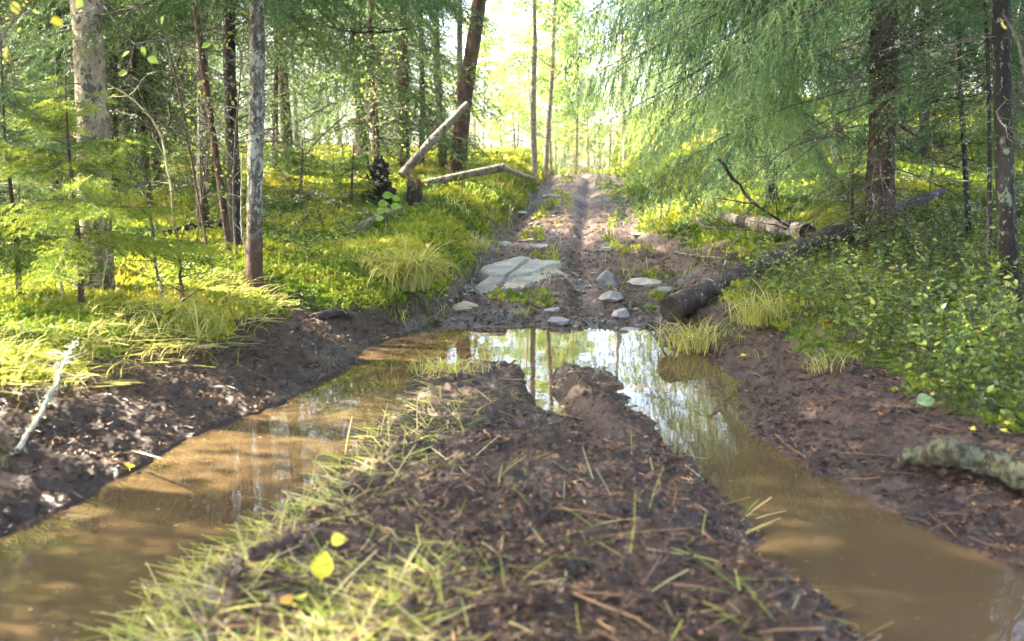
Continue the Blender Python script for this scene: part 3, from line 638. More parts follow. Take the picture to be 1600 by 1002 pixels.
for i in range(400):
    y = random.uniform(6.5, 17); x = random.choice([random.uniform(-.55, -.12), random.uniform(.2, .55)]) * y; T_ = terrain(np.array([x]), np.array([y]), True)
    if T_[1][0] > .1 or not (T_[4][0] > .7 or T_[5][0] > .9): continue
    k_ = ns_ % 2; o = (seed0 if ns_ == 0 else copy_tree(seed0)) if k_ == 0 else (saps[(ns_ // 2) % 2] if ns_ < 4 else copy_tree(saps[(ns_ // 2) % 2]))
    o.location = (x, y, float(T_[0][0]) - .01); q_ = random.uniform(.6, 1.35); o.scale = (q_, q_, q_ * random.uniform(.9, 1.2)); o.rotation_euler = (random.gauss(0, .06), random.gauss(0, .06), random.uniform(0, 6.28)); ns_ += 1
    if ns_ >= 44: break
# ------------------------------------------------------------------ logs, stumps, sticks
def log(name, label, pts, rads, barkm, ends=None, n=14, rough=.05, stubs=0, cat='log', seed=0, stub_len=.15, facem=None, down=False, nf=8, k=26):
    P0 = np.array(pts, float); t = np.linspace(0, len(P0) - 1, k)
    P = np.stack([np.interp(t, np.arange(len(P0)), P0[:, i]) for i in range(3)], 1)
    for _ in range(2): P[1:-1] = (P[:-2] + 2 * P[1:-1] + P[2:]) / 4
    Rr = np.interp(t, np.arange(len(P0)), rads); r = np.random.default_rng(seed)
    V, F = tubes(P, Rr, n); V = V.reshape(k, n, 3); nz = fbm(V[..., 0] * nf + seed, V[..., 1] * nf, V[..., 2] * nf, oct=4, seed=seed, gain=.6)
    V = P[:, None] + (V - P[:, None]) * (1 + rough * 2 * nz[..., None])
    root = thing(name, label, cat, P[0]); a = Acc(); a.add(V.reshape(-1, 3), F, 0, .5, True)
    c = len(V.reshape(-1, 3)); 
    a.obj('bark', barkm, root, P[0])
    for e, row in ((0, V[0]), (1, V[-1])):
        f = Acc(); ce = row.mean(0); rings = [row, ce + (row - ce) * .82, ce + (row - ce) * .45, ce[None] + (row - ce) * .02]
        ax_ = norm(P[0] - P[1]) if e == 0 else norm(P[-1] - P[-2])
        hs = [0, .004, .002 + .01 * r.normal(), .004]
        W = np.concatenate([q + ax_ * h_ for q, h_ in zip(rings, hs)]); 
        i = np.arange(3)[:, None] * n + np.arange(n)[None]; j = np.arange(3)[:, None] * n + (np.arange(n)[None] + 1) % n
        f.add(W, np.stack([i, j, j + n, i + n], -1).reshape(-1, 4), 0, .5, False); f.obj('end_face', facem or barkm, root, P[0])
    if stubs:
        A, Q = [], []
        for s in range(stubs):
            q = r.integers(2, k - 2); d = rdir(1, -.9, .9)[0]; tg = norm(P[q + 1] - P[q - 1]); d = norm(d - tg * d.dot(tg) + tg * .3)
            if down: d[2] = -abs(d[2]) - .5; d = norm(d)
            l = stub_len * r.uniform(.4, 1.3); tt_ = np.linspace(0, 1, 5)[:, None]; A.append(P[q] + d * Rr[q] * .8 + d * l * tt_ + r.normal(0, .006, (5, 3)) * tt_); Q.append(np.linspace(.010, .003, 5))
        for a1, q1_ in zip(A, Q):
            V, F = tubes(a1, q1_, 5); b = Acc(); b.add(V, F, 0, .5, True); b.obj('branch_stub', barkm, root, P[0])
    return root
def up(p, h): p = np.array(p); p[2] += h; return p
FACE = bark('sawn_face', (.02,.014,.010), (.05,.036,.026), (.11,.08,.06), None, .6, 20, 20)
e0 = at(1048, 484, 6.55)
log('fallen_log', 'long dark sawn log whose cut end points at the puddle', [e0, at(1120, 447, 7.1), at(1215, 402, 7.8), at(1300, 366, 8.6), at(1360, 342, 9.1), at(1400, 326, 9.4), at(1472, 300, 10.2)], [.088, .082, .068, .072, .072, .062, .038], B_DLOG, stubs=14, stub_len=.24, seed=2, facem=FACE, n=30, down=True, nf=16, k=110, rough=.06)
p1, p2 = G(1126, 346), G(1262, 382)
log('fallen_log', 'short grey log lying left behind the sawn log with a broken dark end', [up(p1, .05), up((p1 + p2) / 2, .07), up(p2, .10)], [.05, .07, .085], B_LOG, stubs=4, seed=3, facem=FACE)
p3 = G(655, 300); dlean = p3[1]
log('leaning_log', 'broken grey log propped slantwise against the leaning red-brown trunk', [at(628, 274, dlean - .1), at(675, 220, dlean + .1), at(730, 163, dlean + .5)], [.064, .058, .045], B_LOG, stubs=5, stub_len=.08, seed=4, facem=B_SPL)
log('fallen_log', 'grey log lying raised off the moss from the broken stump to the track corner', [at(646, 291, dlean), at(715, 276, dlean + .2), at(788, 262, dlean + .5)], [.050, .050, .060], B_LOG, stubs=12, stub_len=.12, seed=5, down=True, facem=FACE)
p4 = G(835, 284)
log('thin_pole', 'thin whitish pole running from the raised grey log to the slender pale trunk', [at(788, 263, dlean + .8), at(812, 273, (dlean + p4[1]) / 2), up(p4, .05)], [.04, .038, .035], B_BIRCH, seed=6)
p5, p6 = G(552, 365), G(625, 330)
log('half_buried_log', 'pale log half sunk in the moss below the black root plate', [up(p5, .01), up((p5 + p6) / 2, .03), up(p6, .02)], [.05, .05, .05], B_LOG, seed=7)
p7, p8 = G(255, 372), G(345, 362)
log('fallen_log', 'thin black log lying behind the leaning red stem on the left slope', [up(p7, .03), up((p7 + p8) / 2, .06), up(p8, .07)], [.03, .034, .038], B_DARK, seed=8)
p9, p10 = G(492, 498), G(552, 497)
log('root_piece', 'short dark crooked root sticking out of the left mud bank', [up(p9, .0), up((p9 + p10) / 2, .035), up(p10, .02)], [.034, .026, .018], B_DLOG, seed=9, cat='root', rough=.12)
p11 = G(466, 474)
log('small_stump', 'small black stub standing in grass above the left mud bank', [up(p11, -.03), up(p11, .03), up(p11, .075)], [.026, .022, .017], B_ROOT, seed=10, cat='stump', rough=.12)
# lichen covered root at lower right
q1, q2, q3 = G(1405, 722), G(1480, 735), G(1600, 765)
log('mossy_log', 'thick pale lichen-covered log lying on dark earth at the lower right', [up(q1, .0), up(G(1440, 725), .035), up(q2, .06), up(G(1545, 750), .055), up(q3, .05), up(q3 + np.array([.5, -.1, 0]), .05)], [.020, .042, .052, .040, .055, .050], B_LICH, seed=11, rough=.42, n=40, nf=17, k=90)
# lichen stick lower left
def stick(name, label, pix, rad, mat, lift=.02, cat='branch', depth=None, tuft=0, side=0, seed=0, sidel=.2):
    P = []
    for i, q in enumerate(pix):
        p = at(q[0], q[1], q[2]) if len(q) > 2 else up(G(q[0], q[1]), lift)
        P.append(p)
    P = np.array(P); k = 22; t = np.linspace(0, len(P) - 1, k); Q = np.stack([np.interp(t, np.arange(len(P)), P[:, i]) for i in range(3)], 1)
    r = np.random.default_rng(seed); Q[1:-1] = (Q[:-2] + 2 * Q[1:-1] + Q[2:]) / 4; Q[1:-1] += r.normal(0, rad * .3, (k - 2, 3))
    Rr = np.linspace(rad, rad * .45, k) * (1 + .15 * r.normal(0, 1, k)); o0 = P[0]; a = Acc(); V, F = tubes(Q, np.abs(Rr), 7); a.add(V, F, 0, .5, True)
    if side:
        A, B_ = [], []
        for s in range(side):
            q = r.integers(3, k - 1); d = rdir(1, -.2, .9)[0]; l = sidel * r.uniform(.3, 1.2); u = np.linspace(0, 1, 6)[:, None]
            A.append(Q[q] + d * l * u + np.cumsum(r.normal(0, l * .04, (6, 3)), 0) * u); B_.append(np.linspace(rad * .4, rad * .12, 6))
        V, F = tubes(np.array(A), np.array(B_), 4); a.add(V, F, 0, .5, True)
    if tuft:
        O = Q[r.integers(0, k, tuft)] + r.normal(0, rad * 1.2, (tuft, 3)); V, F, T = inst(LEAFP, O, rdir(tuft), rdir(tuft), r.uniform(.008, .02, tuft), r.uniform(0, 1, tuft)); a.add(V, F, 1, T)
    return a.obj(name, [mat, F_LICH], None, o0, label=label, cat=cat)
a_ = G(40, 690); 
stick('lichen_branch', 'white lichen-covered dead branch poking up at lower left', [(28, 715), (62, 660), (85, 605, 3.95), (98, 570, 4.1), (116, 536, 4.25)], .011, B_PTWIG, .02, tuft=260, side=7, seed=1, sidel=.12)
stick('fallen_branch', 'thin dark bare branch lying on brown earth between track and sawn log', [(1053, 398), (1090, 405), (1130, 408)], .012, B_TWIG, .02, side=4, seed=2)
stick('fallen_branch', 'long dark branch slanting down to the short grey log on the right', [(1122, 248, 9.2), (1178, 320, 9.0), (1230, 352, 8.9), (1252, 375, 8.8)], .017, B_DARK, side=8, seed=3, sidel=.4)
stick('fallen_branch', 'curved dark branch bowing over the grass left of the sawn log', [(1088, 340, 8.8), (1100, 356, 8.4), (1130, 356, 8.3), (1158, 358, 8.2), (1215, 364, 8.3)], .012, B_TWIG, side=6, seed=4, sidel=.3)
stick('fallen_branch', 'knotty twig rising steeply from the sawn log towards the grey log', [(1126, 440, 7.0), (1135, 400, 7.15), (1158, 357, 7.4)], .008, B_TWIG, side=10, seed=5, sidel=.06)
stick('bare_branch', 'long black bare branch arching across the top between left trunks', [(400, 5, 8.6), (480, 33, 8.6), (545, 50, 8.5), (600, 52, 8.5), (660, 40, 8.4)], .014, B_DARK, side=12, seed=6, sidel=.45)
stick('bare_branch', 'drooping dark branch curving down to the moss between the left trunks', [(540, 180, 10), (500, 215, 9.6), (475, 245, 9.2), (470, 300, 9.0), (482, 350, 8.9)], .009, B_TWIG, side=8, seed=7, sidel=.35)
stick('dead_sapling', 'pale crooked bare sapling forking left beneath the leaning red stem', [(274, 360), (268, 300, 7.5), (262, 267, 7.5), (253, 207, 7.5), (213, 157, 7.4), (173, 133, 7.4), (146, 120, 7.3)], .010, B_PTWIG, side=10, seed=8, sidel=.3, tuft=60)
stick('dead_sapling', 'black zigzag stem rising from the fork of the pale bare sapling', [(253, 207, 7.5), (268, 190, 7.5), (263, 160, 7.5), (275, 110, 7.5), (288, 63, 7.5), (270, 20, 7.5)], .008, B_DARK, side=9, seed=9, sidel=.3)
stick('dead_sapling', 'grey bare sapling with dark foot nearest the thick pale trunk', [(257, 484), (246, 430, 6.1), (240, 380, 6.1), (235, 325, 6.1), (218, 290, 6.1), (214, 225, 6.1)], .011, B_TWIG, side=9, seed=10, sidel=.25, tuft=60)
stick('dead_sapling', 'short broken dark stem with drooping dry twigs at its top', [(285, 495), (284, 445, 5.9), (280, 400, 5.9), (277, 368, 5.9)], .012, B_SPR, side=16, seed=11, sidel=.22)
stick('dead_sapling', 'thin pale wavering stem standing right of the glowing spruce sapling', [(160, 466), (162, 430, 5.9), (168, 405, 5.9), (164, 380, 5.9)], .006, B_PTWIG, side=4, seed=12)
stick('dead_sapling', 'thin pale wavering stem standing left of the glowing spruce sapling', [(98, 478), (96, 440, 5.6), (100, 400, 5.6), (98, 376, 5.6)], .006, B_PTWIG, side=3, seed=13)
stick('dead_sapling', 'thin pale stem close against the left side of the mottled grey trunk', [(388, 410), (378, 370, 7.0), (376, 320, 7.0), (378, 240, 7.0)], .007, B_PTWIG, side=5, seed=14)
for i, (a, b, lab) in enumerate([((1370, 175, 8.2), (1545, 262, 7.2), 'upper of the long thin dark boughs crossing in front of the mossy right slope'), ((1372, 205, 8.2), (1500, 262, 7.4), 'lower of the long thin dark boughs crossing in front of the mossy right slope'), ((1380, 150, 8.2), (1530, 150, 7.0), 'level thin dark bough right of the stout spruce trunk'), ((1385, 60, 8.2), (1480, 62, 7.4), 'short dark bough leaving the stout spruce trunk near the top')]):
    m_ = ((a[0] + b[0]) / 2, (a[1] + b[1]) / 2 + 9, (a[2] + b[2]) / 2); stick('bare_bough', lab, [a, m_, b], .011, B_DARK, side=12, seed=20 + i, sidel=.35, tuft=40)

# root plate + broken stump
def rdir2(r_, n):
    v = r_.normal(0, 1, (n, 3)); return v / np.linalg.norm(v, axis=1)[:, None]
def blob(a, c, s, seed, amp=.35, fr=3.0, sub=4, mat=0, cut=None):
    bm = bmesh.new(); bmesh.ops.create_icosphere(bm, subdivisions=sub, radius=1)
    V = np.array([v.co[:] for v in bm.verts]); F = np.array([[v.index for v in f.verts] for f in bm.faces]); bm.free()
    nz = fbm(V[:, 0] * fr + seed, V[:, 1] * fr, V[:, 2] * fr, oct=5, seed=seed, gain=.55)
    V = V * (1 + amp * nz[:, None])
    if cut:
        rc = np.random.default_rng(seed + 99); pn = rdir2(rc, 11)
        for p_ in pn: V = V - np.maximum(0, V @ p_ - cut * rc.uniform(.8, 1.1))[:, None] * p_ * .93
    a.add(V * np.array(s) + np.array(c), F, mat, .5, True)
rp = G(590, 322); root = thing('uprooted_root', 'black upright root plate torn from the ground beside the sapling with big leaves', 'root plate', rp)
a = Acc(); sc_ = rp[1] / FPX
blob(a, rp + np.array([0, .05, 18 * sc_]), (25 * sc_, 14 * sc_, 26 * sc_), 5, .7, 2.2); blob(a, rp + np.array([6 * sc_, .05, 48 * sc_]), (11 * sc_, 9 * sc_, 24 * sc_), 6, .7, 2.4)
a.obj('root_mass', B_ROOT, root, rp); r = np.random.default_rng(3); A, Q = [], []
for i in range(46):
    o_ = rp + np.array([r.uniform(-12, 14) * sc_, -.03, r.uniform(8, 66) * sc_]); d = rdir(1, -.4, 1)[0]; l = r.uniform(10, 34) * sc_; t = np.linspace(0, 1, 7)[:, None]
    A.append(o_ + d * l * t + np.cumsum(r.normal(0, l * .06, (7, 3)), 0)); Q.append(np.linspace(.013, .003, 7) * r.uniform(.5, 1.3))
b = Acc(); V, F = tubes(np.array(A), np.array(Q), 5); b.add(V, F, 0, .5, True); b.obj('thin_roots', B_ROOT, root, rp)
sp_ = G(648, 322); root = thing('broken_stump', 'splintered brown stump between black root plate and raised grey log', 'stump', sp_)
zz = np.linspace(-.1, 30 * sc_, 12); P = np.stack([sp_[0] + 0 * zz - .02 * zz, sp_[1] + 0 * zz, sp_[2] + zz], 1)
trunk_acc(P, np.linspace(.095, .065, 12), 16, .2, 8, .5).obj('bark', B_DARK, root, sp_)
A = []; Q = []
for i in range(26):
    th = r.uniform(0, 6.28); o_ = P[-2] + np.array([math.cos(th), math.sin(th), 0]) * r.uniform(.01, .075); l = r.uniform(.05, .22); t = np.linspace(0, 1, 5)[:, None]
    A.append(o_ + (np.array([0, 0, 1.]) + r.normal(0, .15, 3)) * l * t); Q.append(np.linspace(.014, .001, 5))
b = Acc(); V, F = tubes(np.array(A), np.array(Q), 4); b.add(V, F, 0, .5); b.obj('splintered_top', B_SPL, root, sp_)

# ------------------------------------------------------------------ stones
def slab(name, label, poly, th, mat, crack=None, seed=0, cat='rock', grp=None, tilt=0., steps=False):
    Q = np.array([G(p[0], p[1] + 7) for p in poly]); c = Q.mean(0); Q = c + (Q - c) * .88; n = 180; m = 46
    ang = np.arctan2(Q[:, 1] - c[1], Q[:, 0] - c[0]); o = np.argsort(ang); an = ang[o]; rad = np.hypot(Q[:, 0] - c[0], Q[:, 1] - c[1])[o]
    th_ = np.linspace(-math.pi, math.pi, n, endpoint=False); rr = np.interp(th_, np.concatenate([an - 2 * math.pi, an, an + 2 * math.pi]), np.tile(rad, 3))
    fr = np.concatenate([np.linspace(0.001, .8, m - 6), [.87, .92, .955, .98, .995, 1.0]])
    X = c[0] + np.cos(th_)[None] * rr[None] * fr[:, None]; Y = c[1] + np.sin(th_)[None] * rr[None] * fr[:, None]
    X = X + .02 * fbm(X * 9, Y * 9, oct=2, seed=seed); A_ = np.polyfit(Q[:, 1], Q[:, 2], 1)
    Z = np.polyval(A_, Y) + th * (1 - fr[:, None] ** 26) - .05 * (fr[:, None] ** 14) + tilt * (Y - c[1])
    Z = Z + .14 * th * fbm(X * 4, Y * 4, oct=4, seed=seed + 3) * (1 - fr[:, None] ** 6)
    Z = Z + .12 * th * np.round(2.0 * fbm(X * 3.1 + 7, Y * 3.1, oct=2, seed=seed + 8)) * (1 - fr[:, None] ** 6)
    if crack:
        K = np.array([G(*p) for p in crack])
        for i in range(len(K) - 1):
            a0, b0 = K[i, :2], K[i + 1, :2]; ab = b0 - a0; t = np.clip(((X - a0[0]) * ab[0] + (Y - a0[1]) * ab[1]) / ab.dot(ab), 0, 1)
            dd = np.hypot(X - a0[0] - t * ab[0], Y - a0[1] - t * ab[1]); Z = Z - .045 * np.exp(-(dd / .012) ** 2)
    if steps: Z = Z - .022 * sstep(-.02, .02, (X - c[0]) * .8 + (Y - c[1]) * -.6 + .05 * fbm(X * 6, Y * 6, oct=3, seed=4) + .02) * (fr[:, None] < .97) - .02 * sstep(-.015, .015, (Y - c[1]) * -.9 - .16 - (X - c[0]) * .4) * (fr[:, None] < .97)
    a = Acc(); i = np.arange(m - 1)[:, None] * n + np.arange(n)[None]; j = np.arange(m - 1)[:, None] * n + (np.arange(n)[None] + 1) % n
    a.add(np.stack([X.ravel(), Y.ravel(), Z.ravel()], 1), np.stack([i, i + n, j + n, j], -1).reshape(-1, 4)[:, ::-1], 0, .5, True)
    return a.obj(name, mat, None, c, label=label, cat=cat, group=grp)
slab('rock_slab', 'large greenish-grey flat rock with a dark crack in the left of the track', [(752,420),(780,408),(812,397),(842,401),(885,404),(884,416),(866,430),(852,446),(832,456),(817,473),(795,472),(775,456),(757,440)], .055, K_SLAB, [(776,452),(800,436),(822,420),(845,404)], 1, tilt=.03, steps=True)
def stone(label, cx, cy, w_, h_, mat, seed, flat=.5, name='stone', grp=None, lift=0):
    g_ = G(cx, cy + h_ * .35); sx = w_ / FPX * g_[1] / 2; sz = h_ / FPX * g_[1] * .62
    a = Acc(); blob(a, g_ + np.array([0, sx * .4, sz * .05 + lift]), (sx * 1.25, sx * 1.0, sz * .85), seed, .34, 1.8, 4, 0, .78)
    return a.obj(name, mat, None, g_, label=label, cat='stone', group=grp)
stone('rounded tan stone lying alone in mud below the large flat rock', 728, 477, 44, 20, K_TAN, 1)
stone('upright grey stone right of the muddy wheel rut, tallest of its row', 948, 433, 38, 36, K_GREY, 2)
stone('grey stone just below the tallest stone beside the wheel rut', 956, 461, 34, 22, K_GREY, 3)
stone('long narrow whitish stone at the lower end of the row beside the rut', 972, 486, 26, 26, K_WHITE, 4)
stone('flat whitish stone nearer the track, of the pair before the sawn log', 1012, 438, 50, 16, K_WHITE, 5)
stone('flat bluish-white stone nearer the sawn log, of the pair before it', 1036, 451, 34, 20, K_GREY, 6)
stone('grey stone near the water edge below the large flat rock', 876, 499, 36, 18, K_GREY, 7)
stone('small pinkish flat stone just above the grey stone near the water edge', 864, 484, 22, 8, K_WHITE, 8)
stone('small round white stone at the lower right corner of the large flat rock', 845, 475, 18, 11, K_WHITE, 9)
stone('wet whitish stone at the far puddle edge before the sawn log', 984, 515, 36, 16, K_WHITE, 10)
stone('white stone on a bright mossy patch right of the upper wheel rut', 948, 387, 18, 12, K_WHITE, 11)
stone('flat pale stone in the moss just above the large flat rock', 842, 384, 26, 8, K_WHITE, 12)
stone('pale stone at the left track edge above the large flat rock', 790, 380, 20, 10, K_WHITE, 13)
stone('low pale stone strip on the track above the other pale stones', 830, 374, 34, 6, K_TAN, 14)
stone('white stone on the left verge where the track climbs', 812, 335, 20, 6, K_WHITE, 15)
stone('pale stone in the yellow grass on the right verge', 1000, 365, 30, 7, K_WHITE, 16)
stone('small grey stone at the right waterline of the puddle', 1122, 629, 14, 16, K_GREY, 17)
stone('whitish rock at the top of the track on its left side', 862, 306, 26, 7, K_WHITE, 18)
stone('low whitish rock at the top of the track on its right side', 962, 288, 26, 6, K_GREY, 19)
r = np.random.default_rng(8)
for i in range(26):
    px_, py_ = (r.uniform(690, 745), r.uniform(425, 500)) if i < 12 else (r.uniform(860, 1000), r.uniform(420, 520))
    if 745 < px_ < 890 and py_ < 475: continue
    stone('pebble pressed into the mud of the climbing track' , px_, py_, r.uniform(5, 12), r.uniform(3, 7), [K_GREY, K_WHITE, K_TAN][i % 3], 40 + i, name='pebble', grp='pebbles on the climbing track')

# ------------------------------------------------------------------ ground cover
def samp(n, y0, y1, u0, u1, p=1.0):
    y = np.exp(RNG.uniform(math.log(y0), math.log(y1), n)); x = y * RNG.uniform(u0, u1, n); return x, y
def cover(n, y0, y1, u0, u1, dens):
    x, y = samp(n, y0, y1, u0, u1); z, mud, wet, t, sl_, sr = terrain(x, y, True)
    q = RNG.uniform(0, 1, n) < dens(x, y, z, mud, t, sl_, sr); return np.stack([x, y, z], 1)[q]
# moss and small herbs on the forest floor
def tuft(n, seed, h=1.0):
    r = np.random.default_rng(seed); d = norm(np.stack([r.normal(0, .75, n), r.normal(0, .75, n), r.uniform(.15, 1.2, n)], 1)); o = r.normal(0, .35, (n, 3)) * [1, 1, 0] + [0, 0, .0]
    o[:, 2] = r.uniform(0, .5, n); V, F, T = inst(LEAFP, o, d, rdir(n), r.uniform(.5, 1.0, n)); return V, F
MT = [tuft(9, 60 + i) for i in range(6)]
P = cover(230000, 2.6, 34, -.72, .72, lambda x, y, z, mud, t, sl, sr: np.clip(1.05 - mud * 1.15, 0, 1) * ((sl > .02) | (sr > .02)) * np.where((x > 0) & (y < 9), .22, 1) + .22 * (sl < 0) * (sr < 0) * (y > 7.4) * (fbm(x * 3, y * 2, oct=3, seed=131) > .26) * (np.abs(x - itp(y, [7,9,12,20], [.55,.62,.85,1.55])) > .22) * (np.abs(x - itp(y, [7,9,12,20], [-.45,-.3,-.05,.8])) > .2))
S = (.012 + .0034 * P[:, 1]) * RNG.uniform(.6, 1.35, len(P)) ; clump = fbm(P[:, 0] * 1.6, P[:, 1] * 1.6, oct=3, seed=90)
ti = np.clip(.48 + .75 * clump + RNG.normal(0, .13, len(P)) - .10 * (P[:, 0] > 1.5), 0, 1); P[:, 2] += .4 * np.maximum(clump, 0) * S
m_ = Acc(); upinst(MT, P, np.stack([S, S, S * (1 + .6 * clump)], 1), m_, 0, ti); m_.obj('moss_cover', F_MOSS, kind='stuff', label='bright yellow-green moss and low herbs covering the forest floor', cat='moss')
# grass
def grass_d(x, y, z, mud, t, sl, sr):
    nz = fbm(x * 1.8, y * 1.8, oct=3, seed=95)
    left = (sl > .30) * (sl < 1.5) * (y < 7) * (.12 + .8 * nz); road = ((sl > -.05) * (sl < 1.0) + (sr > .05) * (sr < 1.3) * (y > 8.5)) * (y > 6.8) * (.5 + nz + .35 * (sl < .45) * (sl > -.1))
    rt = (sr > .15) * (sr < .9) * (y > 5.3) * (y < 8.5) * (.25 + nz); mid = (sl < 0) * (sr < 0) * (y > 7.2) * .30 * (nz > -.05) * (np.abs(x - itp(y, [7,9,12,20], [.55,.62,.85,1.55])) > .2) * (np.abs(x - itp(y, [7,9,12,20], [-.45,-.3,-.05,.8])) > .2)
    return np.clip(left + road + rt + mid, 0, 1)
P = cover(60000, 3.0, 30, -.72, .72, grass_d)
S = RNG.uniform(.07, .20, len(P)) * np.clip(.25 + P[:, 1] * .085, .5, 1.5); g_ = Acc(); ti = np.clip(.62 + .3 * fbm(P[:, 0] * 2, P[:, 1] * 2, oct=2, seed=97) + RNG.normal(0, .16, len(P)), 0, 1)
wd = .55 + P[:, 1] * .07
upinst(BLADES, P, np.stack([S * wd * 1.1, S, S], 1), g_, 0, ti, .35)
# long flattened blades combed along the left bank
n = 2600; y = RNG.uniform(3.0, 6.6, n); x = XL0(y) - RNG.uniform(.5, 1.35, n); k = fbm(x * 2, y * 2, oct=2, seed=98) > -.15; x, y = x[k], y[k]; n = len(x)
D = np.stack([RNG.normal(.9, .25, n), RNG.normal(-.05, .35, n), RNG.normal(0, .03, n)], 1); U = np.stack([RNG.normal(0, .2, n), RNG.normal(0, .2, n), np.ones(n)], 1)
O = np.stack([x, y, terrain(x, y) + RNG.uniform(0, .03, n)], 1); FLAT = [(np.array([[-.012,0,0],[.012,0,0],[.02,.35,.10],[-.006,.35,.10],[.05,.7,.13],[.03,.7,.13],[.02,1,.08]])*[1,1,k], np.array([[0,1,2,3],[3,2,4,5],[5,4,6,6]])[:2]) for k in (.4, 1.2, 2.0)]; FL = [blade(0, 2.0, 5, .02, .1), blade(1, 1.75, 5, .02, -.15), blade(2, 2.3, 5, .02, .25)]
for i in range(3):
    q = np.arange(n) % 3 == i; V, F, T = inst((FL if i else FLAT)[i], O[q], D[q], U[q], RNG.uniform(.10, .30, q.sum())[:, None] * np.array([[1.1, 1, .55]]), np.clip(RNG.normal(.85, .14, q.sum()), 0, 1)); g_.add(V, F, 0, T)
# blades on the hump between the ruts
n = 32000; x, y = samp(n, 1.75, 5.7, -.45, .45); z_, mud_, wet_, t_, sl_, sr_ = terrain(x, y, True); nz = fbm(x * 3, y * 3, oct=2, seed=99)
edge = np.exp(-((x - XL1(y) - .18) / .22) ** 2); k = (t_ > -.02) * (RNG.uniform(0, 1, n) < np.clip((edge * 1.0 + .05 + .9 * (y < 2.9) * (x < -.15) ) * (nz + .62), 0, 1) * np.where(y > 4.3, .55, 1)) > 0
x, y, z_ = x[k], y[k], z_[k]; n = len(x); O = np.stack([x, y, z_ - .004], 1)
for i in range(3):
    q = np.arange(n) % 3 == i; m = q.sum(); D = np.stack([RNG.normal(-.3, .9, m), RNG.normal(.4, .6, m), RNG.normal(.05, .1, m)], 1); U = np.stack([RNG.normal(0, .4, m), RNG.normal(0, .3, m), np.ones(m)], 1)
    V, F, T = inst(FLAT[i], O[q], D, U, RNG.uniform(.04, .20, m)[:, None] * np.array([[.75, 1.3, .36]]), np.clip(RNG.normal(.72, .28, m), 0, 1)); g_.add(V, F, 0, T)
g_.obj('grass', F_GRASS, kind='stuff', label='long green and straw-yellow grass along the banks and the hump', cat='grass')
# litter on mud
LT = []
for s in range(8):
    r = np.random.default_rng(200 + s); ln, wd_ = (1, .10 + .08 * r.uniform()) if s < 4 else (1, .35 + .3 * r.uniform())
    V = np.array([[-wd_/2, 0, 0], [wd_/2, .1, .03], [wd_/2 * .7, ln * .6, .1 * r.normal()], [r.normal() * .1, ln, .12 * r.normal()], [-wd_/2, ln * .55, .1 * r.normal()]]); LT.append((V, np.array([[0, 1, 2, 4], [4, 2, 3, 3]])[:1]) if False else (V, np.array([[0, 1, 2, 3, 4]])))
n = 170000; x, y = samp(n, 1.7, 14, -.62, .62); z_, mud_, wet_, t_, sl_, sr_ = terrain(x, y, True)
nz = fbm(x * 2.7, y * 2.7, oct=3, seed=111); k = (mud_ > .3) & (z_ > .006) & (RNG.uniform(0, 1, n) < np.clip(.75 + .9 * nz, .15, 1) * np.where((y > 4) & (y < 5.7) & (t_ > 0), .28, 1))
P = np.stack([x, y, z_ + .002], 1)[k]; n = len(P); idx = RNG.integers(0, 8, n); l_ = Acc(); ti = np.clip(RNG.normal(.34, .25, n) + .2 * nz[k] - .12 * (P[:, 0] > 1.0), 0, 1)
for i in range(8):
    q = idx == i; m = q.sum(); D = rdir(m, -.25, .45); U = np.stack([RNG.normal(0, .5, m), RNG.normal(0, .5, m), np.ones(m)], 1)
    s_ = RNG.uniform(.010, .038, m) * (1.0 if i < 4 else .62) * np.clip(P[q, 1] * .12 + .6, .7, 2); V, F, T = inst(LT[i], P[q], D, U, s_, ti[q]); l_.add(V, F, 0, T)
n = 5500; x = RNG.uniform(-1.8, 1.7, n); y = np.exp(RNG.uniform(math.log(2.3), math.log(6.9), n)); zf = terrain(x, y); dz = terrain(x + .05, y) + terrain(x - .05, y) + terrain(x + .10, y) + terrain(x - .1, y); k = (zf < -.006) & (RNG.uniform(0, 1, n) < np.where(dz > -.06, .8, .07)); x, y = x[k], y[k]; n = len(x)
P = np.stack([x, y, np.full(n, .0025)], 1); idx = RNG.integers(0, 8, n)
for i in range(8):
    q = idx == i; m = q.sum(); V, F, T = inst((LT[i][0] * [1, 1, .12], LT[i][1]), P[q], rdir(m, -.01, .01), np.tile([0, 0, 1.], (m, 1)), RNG.uniform(.008, .026, m), np.clip(RNG.normal(.7, .25, m), 0, 1)); l_.add(V, F, 0, T)
# twigs
n = 2400; x, y = samp(n, 1.7, 12, -.6, .6); z_, mud_, wet_, t_, sl_, sr_ = terrain(x, y, True); k = (mud_ > .2) & (z_ > .01); x, y, z_ = x[k], y[k], z_[k]; n = len(x)
a_ = RNG.uniform(0, 6.28, n); L_ = RNG.uniform(.03, .16, n) * .5 * np.where(RNG.uniform(0, 1, n) < .08, 2.6, 1); P4 = np.stack([np.stack([x + np.cos(a_) * L_ * s + RNG.normal(0, .004, n), y + np.sin(a_) * L_ * s, 0 * x], 1) for s in (-1, -.3, .4, 1)], 1)
P4[..., 2] = z_[:, None] + .006 + RNG.uniform(0, .012, (n, 4)); V, F = tubes(P4, np.tile([.0028, .0026, .002, .001], (n, 1)) * RNG.uniform(.5, 1.3, (n, 1)), 4); l_.add(V, F, 0, np.repeat(RNG.uniform(.1, .85, n), 16))
l_.obj('leaf_litter', F_LITT, kind='stuff', label='brown needles, bark flakes and twigs trodden into the mud', cat='litter')
